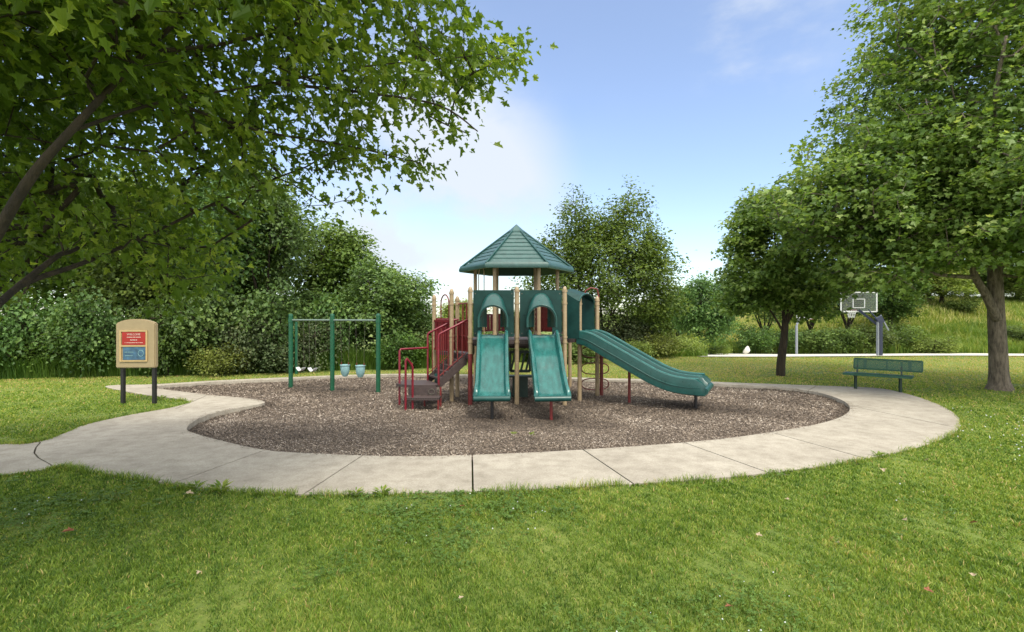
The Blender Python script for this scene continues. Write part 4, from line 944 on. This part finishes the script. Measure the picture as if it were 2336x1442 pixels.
pl2 = MB().prism([(-2.42, 11.50), (-1.64, 11.50), (-1.64, 11.84), (-2.42, 11.84)], .155, .21).build('platform', M['deck'], PG, smooth=False)
hole = [(.16 * math.cos(R(a)) * .7 + .36, .085 + .06 * math.sin(R(a))) for a in range(0, 360, 30)]
rp = MB().box((-2.07, 11.86, .30), (.66, .02, .17)).build('riser', M['brown'], PG, smooth=False)
MB().tube([(-1.86 + .07 * math.cos(R(a)), 11.845, .30 + .06 * math.sin(R(a))) for a in range(0, 360, 30)], .01, 6, closed=True).build('hand_hole', M['chain'], rp)
MB().box((-1.78, 12.5, .52), (.22, .02, .26)).build('panel', M['teal'], PG, smooth=False, bevel=.004)
for x, y, zt in [(-2.67, 12.15, .4), (-1.66, 11.9, .4), (-2.1, 12.72, .4), (-1.66, 11.52, .17), (-2.4, 11.52, .17), (-2.05, 12.0, .17)]:
    MB().tube([(x, y, -.15), (x, y, zt)], .022, 10).build('platform_leg', M['redtube'], PG)
rt = .025
def rail(pts, mat='crimson', r_=rt, name='handrail'): return MB().tube([Vector(p) for p in pts], r_, 10).build(name, M[mat], PG)
nb_, fb_ = Vector((-1.73, 12.06, 0)), Vector((-2.10, 12.76, 0))
for b_, tp in ((nb_, nt_), (fb_, ft_)):
    z1 = 1.63; tpz = 1.95
    r_ = MB().tube([(b_.x, b_.y, .42), (b_.x, b_.y, z1 - .03), (b_.x + .03, b_.y + .01, z1), (tp.x, tp.y, tpz), (tp.x + .1, tp.y + .04, tpz + .01)], rt, 10).build('handrail', M['crimson'], PG)
    bars = MB()
    for k in range(1, 6):
        f = k / 6; x = b_.x + (tp.x - b_.x) * f; y = b_.y + (tp.y - b_.y) * f; zb = .55 + (LZ - .5) * f; bars.tube([(x, y, zb), (x, y, z1 + (tpz - z1) * f)], .012, 6)
    bars.tube([(b_.x, b_.y, .62), (tp.x, tp.y, LZ + .08)], .012, 6)
    bars.build('baluster', M['redtube'], r_)
rail([(-2.67, 12.15, -.15), (-2.67, 12.15, 1.22), (-2.65, 12.17, 1.26), (-2.10, 12.76, 1.26)], 'crimson')
rail([(-2.38, 11.45, -.15), (-2.38, 11.45, 1.06), (-2.36, 11.46, 1.10), (-2.29, 11.52, 1.0), (-2.245, 11.56, .90), (-2.245, 11.56, -.15)], 'crimson')
rail([(-2.45, 12.6, .45), (-2.45, 12.6, .9)], 'redtube', .012, 'handrail')
# barriers by the lower deck
def barrier(a, b, z0, z1, mat, style, nb=6):
    a = Vector((*a, 0)); b = Vector((*b, 0)); u = b - a; mb = MB()
    if style == 'slats':
        for k in range(nb):
            f0, f1 = (k + .12) / nb, (k + .88) / nb; p, q_ = a + u * f0, a + u * f1
            mb.slab([(f0, z0 + .04), (f1, z0 + .04), (f1, z1 - .04), (f0, z1 - .04)], a, u, (0, 0, 1), u.cross(Vector((0, 0, 1))).normalized() * .02)
        mb.beam(a + Vector((0, 0, z0 + .03)), b + Vector((0, 0, z0 + .03)), .05, .05); mb.beam(a + Vector((0, 0, z1 - .03)), b + Vector((0, 0, z1 - .03)), .05, .05)
    elif style == 'bars':
        for k in range(1, nb): mb.tube([a + u * k / nb + Vector((0, 0, z0)), a + u * k / nb + Vector((0, 0, z1))], .011, 6)
        mb.tube([a + Vector((0, 0, z0)), b + Vector((0, 0, z0))], .017, 8); mb.tube([a + Vector((0, 0, z1)), b + Vector((0, 0, z1))], .017, 8)
    elif style == 'tiles':
        mb.slab([(0, z0), (1, z0), (1, z1), (0, z1)], a, u, (0, 0, 1), u.cross(Vector((0, 0, 1))).normalized() * .02)
        nr_ = 5
        for r_ in range(nr_):
            for k in range(5):
                f = (k + .5) / 5; zc = z0 + (z1 - z0) * (r_ + .5) / nr_; mb.beam(a + u * (f - .07) + Vector((0, 0, zc)), a + u * (f + .07) + Vector((0, 0, zc)), .07, .075)
    return mb.build('barrier', M[mat], PG, smooth=style == 'bars')
barrier((-2.07, 13.72), (-1.54, 12.88), LZ + .05, 1.95, 'crimson', 'slats', 5)
barrier((-2.05, 13.82), (-1.48, 13.45), LZ + .05, 2.0, 'crimson', 'slats', 5)
barrier((-1.38, 13.42), (-1.02, 13.9), LZ + .1, 2.38, 'redtube', 'bars', 4)
barrier((-1.40, 13.38), (-.99, 12.2), LZ + .45, 2.36, 'redtube', 'bars', 3)
barrier((-1.42, 13.32), (-1.08, 12.75), LZ + .05, 1.93, 'redtube', 'slats', 4)
barrier(hexp[3], hexp[2], DZ + .08, 2.12, 'crimson', 'slats', 6)
barrier(hexp[0], hexp[1], DZ + .08, 2.35, 'redtube', 'tiles')
barrier(hexp[2], (.02, 16.26), DZ + .08, 2.12, 'crimson', 'slats', 4)
barrier((.3, 16.26), hexp[1], DZ + .08, 2.12, 'redtube', 'bars', 4)
barrier((-.99, 13.9), hexp[3], DZ + .08, 2.2, 'crimson', 'bars', 6)
barrier((1.3, 14.1), (2.2, 13.55), DZ + .08, 2.2, 'redtube', 'bars', 6)
barrier((1.9, 14.1), (1.36, 15.1), DZ + .08, 2.2, 'crimson', 'bars', 7)
def arch(a, b, z0, z1, mat='tan', r_=.017, name='grab_hoop'):
    a = Vector((*a, 0)); b = Vector((*b, 0)); c = (a + b) / 2; w_ = (b - a) / 2; rr_ = w_.length
    pts = [Vector((a.x, a.y, z0))] + [Vector((c.x, c.y, z1 - rr_)) - w_ * math.cos(math.pi * k / 8) + Vector((0, 0, rr_ * math.sin(math.pi * k / 8))) for k in range(9)] + [Vector((b.x, b.y, z0))]
    return MB().tube([p if isinstance(p, Vector) else Vector(p) for p in pts], r_, 8).build(name, M[mat], PG)
arch((-1.86, 13.4), (-1.6, 13.0), 1.1, 2.6, 'redtube'); arch((-.95, 14.6), (-.78, 14.3), 1.5, 3.42, 'tan', .014); arch((-.2, 16.3), (.4, 16.3), 1.5, 2.9, 'redtube')
# loop ladder and overhead arm at the right of the tower
lp = MB().tube([(2.36, 13.5, -.15), (2.36, 13.5, 1.45)], .045, 12).build('loop_ladder', M['redtube'], PG)
for zc in (.25, .66, 1.1):
    MB().tube([(2.2 + .36 * math.copysign(abs(math.cos(R(a))) ** .7, math.cos(R(a))), 13.55, zc + .15 * math.copysign(abs(math.sin(R(a))) ** .8, math.sin(R(a)))) for a in range(0, 360, 18)], .014, 8, closed=True).build('loop', M['redtube'], lp)
MB().tube([Vector((2.0, 14.3, 1.5)), Vector((2.0, 14.3, 2.5)), Vector((2.05, 14.3, 2.75)), Vector((2.2, 14.3, 2.84)), Vector((2.38, 14.3, 2.8)), Vector((2.42, 14.3, 2.6)), Vector((2.42, 14.3, -.1))], .02, 8).build('climber_arch', M['redtube'], PG)
# play counter under the deck
cn = MB(); o_ = Vector((0, 13.3, 0)); x0, x1, z0, z1 = -.05, .47, .62, 1.12
cn.box(((x0 + x1) / 2, 13.3, z1), (x1 - x0, .06, .07)).box(((x0 + x1) / 2, 13.3, z0), (x1 - x0, .06, .07)).box((x0, 13.3, (z0 + z1) / 2), (.07, .06, z1 - z0)).box((x1, 13.3, (z0 + z1) / 2), (.07, .06, z1 - z0))
for k in range(4): cn.beam((x0 + .02 + k * .13, 13.3, z0), (x0 + .14 + k * .13, 13.3, z1), .05, .055)
cn.build('lattice_panel', M['darkgreen'], PG, smooth=False)
MB().box((.21, 13.2, .50), (.62, .36, .04)).box((.21, 13.25, .2), (.40, .2, .56)).build('play_counter', M['darkgreen'], PG, smooth=False, bevel=.01)
MB().box((.05, 13.75, 1.3), (1.9, .05, .22)).build('deck_beam', M['brown'], PG, smooth=False)
MB().box((.05, 12.3, 1.36), (2.1, .04, .05)).build('deck_beam', M['brown'], PG, smooth=False)

# ------------------------------------------------------------------ swing frame and swings
SW = [(-6.59, 15.25), (-5.16, 14.70), (-3.69, 14.12)]
sw = empty('swing_frame', (-5.16, 14.7, 0), label='green swing frame of three posts and a grey top bar in the wood chips', cat='swing frame')
for x, y in SW:
    MB().tube([(x, y, -.1), (x, y, 2.06)], .062, 14).tube([(x, y, 2.06), (x, y, 2.1), (x, y, 2.12)], [.066, .055, .01], 14).tube([(x, y, 1.86), (x, y, 1.98)], .072, 14).build('post', M['green'], sw)
MB().tube([(SW[0][0], SW[0][1], 1.93), (SW[2][0], SW[2][1], 1.93)], .027, 12).build('top_bar', M['steel'], sw)
# second frame standing behind, half hidden
s2 = empty('swing_frame', (-7.6, 18.0, 0), label='single thin green post standing behind the left swing bay', cat='post')
MB().tube([(-7.58, 18, -.1), (-7.58, 18, 1.85)], .05, 12).build('post', M['green'], s2); s2.name = 'thin_post'
def on_bar(f): 
    a = Vector((*SW[0], 1.9)); b = Vector((*SW[2], 1.9)); return a.lerp(b, f)
bu = (Vector((*SW[2], 0)) - Vector((*SW[0], 0))).normalized()
def bar_f(px):                                        # fraction of the bar seen at image column px
    k = (px - 1168) / F; a, b = SW[0], SW[2]; return (k * a[1] - a[0]) / ((b[0] - a[0]) - k * (b[1] - a[1]))
GSW = 'swings hanging from the green frame'
def chains(root, c, ztop, zbot, wt, wb):
    for s in (-1, 1):
        p0 = c + bu * wt * s; p1 = c + bu * wb * s
        mb = MB(); n_ = 26
        for k in range(n_):
            a = Vector((p0.x, p0.y, ztop)).lerp(Vector((p1.x, p1.y, zbot)), k / n_); b = Vector((p0.x, p0.y, ztop)).lerp(Vector((p1.x, p1.y, zbot)), (k + 1.15) / n_)
            mb.beam(a, b, .007 if k % 2 else .003, .003 if k % 2 else .007)
        mb.build('chain', M['chain'], root, smooth=False)
for px, lb in ((787, 'pale aqua bucket swing nearer the middle post'), (822, 'pale aqua bucket swing nearer the right post')):
    c = on_bar(bar_f(px)); root = empty('bucket_swing', (c.x, c.y, 0), label=lb, cat='swing', group=GSW)
    chains(root, c, 1.9, .72, .16, .12)
    mb = MB(); n_ = 14
    rings = []
    for z, rr_ in ((.66, .125), (.64, .135), (.52, .135), (.43, .12), (.34, .07), (.33, .03)):
        rings.append([Vector((c.x, c.y, z)) + bu * rr_ * math.cos(2 * math.pi * k / n_) + Vector((-bu.y, bu.x, 0)) * rr_ * .8 * math.sin(2 * math.pi * k / n_) for k in range(n_)])
    mb.sweep(rings)
    seat = mb.build('seat', M['pale'], root)
    MB().tube([Vector((c.x, c.y, .655)) + bu * .135 * math.cos(2 * math.pi * k / 16) + Vector((-bu.y, bu.x, 0)) * .11 * math.sin(2 * math.pi * k / 16) for k in range(16)], .018, 8, closed=True).build('rim', M['pale'], seat)
    for s in (-1, 1): MB().tube([c * 1 + bu * .12 * s + Vector((0, 0, .74 - c.z)), c + bu * .13 * s + Vector((0, 0, .66 - c.z))], .014, 6).build('yoke', M['redtube'], seat)
for px, lb in ((686, 'white belt swing next to the left post'), (713, 'white belt swing nearer the middle post')):
    c = on_bar(bar_f(px)); root = empty('belt_swing', (c.x, c.y, 0), label=lb, cat='swing', group=GSW)
    chains(root, c, 1.9, .55, .11, .12)
    pr = Vector((-bu.y, bu.x, 0)); rings = []
    for k in range(9):
        u_ = k / 8 * 2 - 1; z = .45 + .09 * u_ * u_; q_ = c + bu * .12 * u_; q_.z = z
        rings.append([q_ + pr * .07, q_ - pr * .07, q_ - pr * .07 - Vector((0, 0, .02)), q_ + pr * .07 - Vector((0, 0, .02))])
    MB().sweep(rings).build('seat', M['white'], root)

# ------------------------------------------------------------------ information sign
sg = empty('information_sign', (-8.7, 11.9, 0), label='tan arched notice board with red and blue panels on two black posts', cat='sign')
for x in (-9.06, -8.33): MB().box((x, 11.93, .42), (.075, .075, 1.04)).build('post', M['black'], sg, smooth=False, bevel=.004)
hw, z0, z1 = .44, .85, 1.98
top = [(hw * math.cos(R(a)) if False else hw - (2 * hw) * k / 12, z1 - .10 * (abs(1 - 2 * k / 12)) ** 2.4) for k in range(13) for a in (0,)]
shape = [(-hw, z0), (hw, z0)] + top
bd = MB().slab(shape, (-8.70, 11.885, 0), Vector((1, .05, 0)), (0, 0, 1), (-.012, .13, 0)).build('board', M['signtan'], sg, bevel=.02)
fy = 11.815
def fp(x, z, d): return Vector((-8.70 + x, 11.815 + .05 * x - d, z))
def plate(x0, x1, z0, z1, d, th, mat, parent, name, label=None):
    return MB().slab([(x0, z0), (x1, z0), (x1, z1), (x0, z1)], fp(0, 0, d), Vector((1, .05, 0)), (0, 0, 1), Vector((0, th, 0))).build(name, M[mat], parent, smooth=False, label=label)
M['recess'] = paint('sign_recess_tan', (.50, .36, .17), .5, .08, 7)
for a in [(-.33, -.30, 1.0, 1.72), (.25, .28, 1.0, 1.72), (-.30, .25, 1.69, 1.72), (-.30, .25, 1.0, 1.03), (-.30, .25, 1.345, 1.375)]:
    plate(*a, .012, .02, 'recess', bd, 'molding')
rp_ = plate(-.28, .24, 1.385, 1.68, .006, .012, 'red', bd, 'red_panel', 'red notice panel with pale lettering')
bp = plate(-.26, .24, 1.04, 1.335, .006, .012, 'signblue', bd, 'blue_panel', 'blue picture panel')
def text(s, x, z, size, mat, parent, name='lettering'):
    cu = bpy.data.curves.new('t', 'FONT'); cu.body = s; cu.size = size; cu.align_x = 'CENTER'; cu.extrude = .001
    to = bpy.data.objects.new('t', cu); col.objects.link(to); dg = bpy.context.evaluated_depsgraph_get(); me = bpy.data.meshes.new_from_object(to.evaluated_get(dg)); bpy.data.objects.remove(to)
    mt = Matrix.Rotation(math.atan(.05), 4, 'Z') @ Matrix.Rotation(R(90), 4, 'X'); me.transform(mt)
    me.transform(Matrix.Translation(fp(x, z, .016) - Vector(sg.location))); me.materials.clear(); me.materials.append(M[mat])
    o = bpy.data.objects.new(name, me); col.objects.link(o); o.parent = parent; return o
text('WELCOME', -.02, 1.605, .062, 'signwhite', bd)
# the smaller lines are too faint in the photograph to read: broken strokes of the same size and colour
for z_, w_, h_, m_, xo in ((1.553, .30, .020, 'signwhite', -.02), (1.487, .15, .024, 'signwhite', -.02), (1.428, .40, .014, 'signwhite', -.02), (1.21, .20, .018, 'pale', -.12), (1.13, .16, .016, 'pale', -.13)):
    ln = MB(); x_ = xo - w_ / 2
    while x_ < xo + w_ / 2:
        l_ = random.uniform(.010, .022); ln.slab([(x_, z_), (x_ + l_, z_), (x_ + l_, z_ + h_ * random.uniform(.7, 1)), (x_, z_ + h_ * random.uniform(.7, 1))], fp(0, 0, .016), Vector((1, .05, 0)), (0, 0, 1), Vector((0, .002, 0))); x_ += l_ + random.choice((.004, .004, .014))
    ln.build('lettering', M[m_], bd, smooth=False)
MB().tube([fp(.14 + .06 * math.cos(R(a)), 1.19 + .07 * math.sin(R(a)), .014) for a in range(0, 360, 24)], .006, 6, closed=True).build('emblem', M['pale'], bd)

# ------------------------------------------------------------------ bench
bn = empty('park_bench', (10.0, 14.0, 0), label='green mesh bench with backrest beside the pavement under the big maple', cat='bench')
bu2 = Vector((.74, -.67, 0)).normalized(); bf = Vector((-.67, -.74, 0)).normalized(); bc = Vector((10.0, 14.0, 0))
def bp_(a, f, z): return bc + bu2 * a + bf * f + Vector((0, 0, z))
m, t, b = new_mat('bench_mesh'); M['mesh'] = m
b.inputs['Roughness'].default_value = .45; v = N(t, 'ShaderNodeTexVoronoi'); v.inputs['Scale'].default_value = 95; v.inputs['Randomness'].default_value = 0
tcn = N(t, 'ShaderNodeTexCoord'); t.links.new(tcn.outputs['Object'], v.inputs['Vector']); b.inputs['Base Color'].default_value = (.012, .09, .05, 1)
tp = N(t, 'ShaderNodeBsdfTransparent'); mx = N(t, 'ShaderNodeMixShader'); gt = N(t, 'ShaderNodeMath', operation='LESS_THAN'); t.links.new(v.outputs['Distance'], gt.inputs[0]); gt.inputs[1].default_value = .40
t.links.new(gt.outputs[0], mx.inputs[0]); t.links.new(b.outputs[0], mx.inputs[1]); t.links.new(tp.outputs[0], mx.inputs[2]); t.links.new(mx.outputs[0], t.nodes['Material Output'].inputs[0])
seat = MB()
for f in np.linspace(-.12, .26, 7): seat.beam(bp_(-.76, f, .455), bp_(.76, f, .455), .04, .025)
for a in (-.76, -.38, 0, .38, .76): seat.beam(bp_(a, -.14, .447), bp_(a, .28, .447), .03, .03)
seat.beam(bp_(-.77, .285, .44), bp_(.77, .285, .44), .03, .055)
seat.build('seat', M['benchgreen'], bn, smooth=False)
bk = MB(); zb0, zb1 = .57, .84
fb = lambda z: -.22 - (z - .5) * .22
def bkp(a, z): return bp_(a + .18, fb(z), z)
for (a0, a1) in ((-.76, .76),):
    bk.beam(bkp(a0, zb0), bkp(a1, zb0), .03, .045); bk.beam(bkp(a0, zb1), bkp(a1, zb1), .03, .045)
for a in (-.76, -.5, 0, .5, .76): bk.beam(bkp(a, zb0), bkp(a, zb1), .035 if abs(a) != .5 else .07, .03)
br = bk.build('backrest', M['benchgreen'], bn, smooth=False)
MB().slab([(-.76, zb0), (.76, zb0), (.76, zb1), (-.76, zb1)], bkp(0, 0) + bf * .0, bu2, Vector((0, 0, 1)) - bf * .22, bf * .004).build('mesh_panel', M['mesh'], br, smooth=False)
for a in (-.5, .5):
    MB().beam(bp_(a, .06, -.1), bp_(a, .06, .43), .055, .055).beam(bp_(a, -.22, .42), bp_(a, .28, .42), .05, .05).beam(bp_(a, -.2, .42), bkp(a - .18, .8) - bf * .03, .04, .04).build('leg', M['darkgreen'], bn, smooth=False)

# ------------------------------------------------------------------ basketball hoops
def hoop1():
    X, Y = 18.7, 26.0; z0 = float(terrain_z(X, Y)); root = empty('basketball_hoop', (X, Y, z0), label='near basketball hoop on a thick blue grey pole with clear white-edged backboard', cat='basketball hoop')
    MB().box((X, Y, z0 + .85), (.16, .16, 1.8)).build('pole', M['bluegrey'], root, smooth=False, bevel=.01)
    MB().box((X - .13, Y, z0 + .85), (.07, .14, 1.8)).build('pole_pad', M['lightgrey'], root, smooth=False, bevel=.01)
    A = lambda x, z, y=Y: Vector((X + x, y, z))
    arm = MB().beam(A(0, 1.5), A(-.75, 2.36, Y + .5), .11, .12).beam(A(.15, 1.55), A(-.25, 2.38, Y + .5), .05, .05).beam(A(.05, 1.7), A(-.1, 2.0), .14, .3).build('arm', M['bluegrey'], root, smooth=False)
    MB().beam(A(.42, 1.32), A(.02, 2.1), .05, .05).build('lift_handle', M['lightgrey'], arm, smooth=False)
    bx, bz, by = -.68, 2.78, Y + .6
    fr = MB()
    for a, c in (((-.93, -.5), (.93, -.5)), ((-.93, .5), (.93, .5)), ((-.93, -.5), (-.93, .5)), ((.93, -.5), (.93, .5)), ((-.3, -.3), (.3, -.3)), ((-.3, .15), (.3, .15)), ((-.3, -.3), (-.3, .15)), ((.3, -.3), (.3, .15))):
        w_ = .055 if abs(a[0]) > .5 else .03
        fr.beam((X + bx + a[0], by, bz + a[1]), (X + bx + c[0], by, bz + c[1]), .03, w_)
    bb = fr.build('backboard', M['white'], root, smooth=False)
    m, t, b = new_mat('clear_board'); b.inputs['Base Color'].default_value = (.7, .75, .78, 1); b.inputs['Roughness'].default_value = .15
    tp = N(t, 'ShaderNodeBsdfTransparent'); mx = N(t, 'ShaderNodeMixShader'); mx.inputs[0].default_value = .05; t.links.new(tp.outputs[0], mx.inputs[1]); t.links.new(b.outputs[0], mx.inputs[2]); t.links.new(mx.outputs[0], t.nodes['Material Output'].inputs[0])
    MB().box((X + bx, by, bz), (1.84, .012, .98)).build('pane', m, bb, smooth=False)
    MB().tube([(X + bx - .12 + .23 * math.cos(R(a)), by + .4 + .23 * math.sin(R(a)), 2.36) for a in range(0, 360, 20)], .015, 8, closed=True).build('rim', M['redtube'], root)
    net = MB(); cxn, cyn = X + bx - .12, by + .4
    for k in range(12):
        for s in (1, -1): net.tube([(cxn + .23 * math.cos(R(30 * k)), cyn + .23 * math.sin(R(30 * k)), 2.35), (cxn + .13 * math.cos(R(30 * (k + s))), cyn + .13 * math.sin(R(30 * (k + s))), 1.95)], .01, 4)
    net.build('net', M['white'], root)
hoop1()
def hoop2():
    X, Y = (1817 - 1168) / F * 36, 36.0; z0 = float(terrain_z(X, Y)); root = empty('basketball_hoop', (X, Y, z0), label='far basketball hoop on a slim light grey pole seen past the slim tree', cat='basketball hoop')
    MB().tube([(X, Y, z0 - .1), (X, Y, 1.4)], .085, 12).build('pole', M['lightgrey'], root)
    MB().beam((X, Y, 1.35), (X + .4, Y + .3, 1.95), .09, .09).beam((X, Y, 1.45), (X + .3, Y + .3, 2.1), .05, .05).build('arm', M['lightgrey'], root, smooth=False)
    bb = MB().slab([(-.7, 1.8), (.7, 1.8), (.7, 2.6), (-.7, 2.6)], (X + .75, Y + .35, 0), (.95, .3, 0), (0, 0, 1), (.01, -.03, 0)).build('backboard', M['white'], root, smooth=False)
    MB().tube([(X + 1.1 + .23 * math.cos(R(a)), Y + .05 + .23 * math.sin(R(a)), 1.82) for a in range(0, 360, 20)], .018, 8, closed=True).build('rim', M['redtube'], root)
hoop2()
# pale boulder
def boulder():
    Y = 33.0; X = (1702 - 1168) / F * Y; z0 = float(terrain_z(X, Y)); bm = bmesh.new(); bmesh.ops.create_icosphere(bm, subdivisions=3, radius=1)
    for v in bm.verts:
        c = v.co; n_ = fnoise(np.array([[c.x, c.y, c.z]]), .5, 5)[0]; h_ = (c.z + 1) / 2
        v.co = Vector((c.x * .26 * (1.25 - h_ * .95) + h_ * .22 - .05, c.y * .2 * (1.2 - h_ * .6), h_ * .62)) * (.85 + .2 * n_)
    me = bpy.data.meshes.new('boulder'); bm.to_mesh(me); bm.free(); me.materials.append(M['rock']); o = bpy.data.objects.new('boulder', me); col.objects.link(o); o.location = (X, Y, z0 + .1)
    for p in me.polygons: p.use_smooth = False
    tag(o, 'small white upright boulder beyond the lawn left of the slim tree', 'boulder')
boulder()
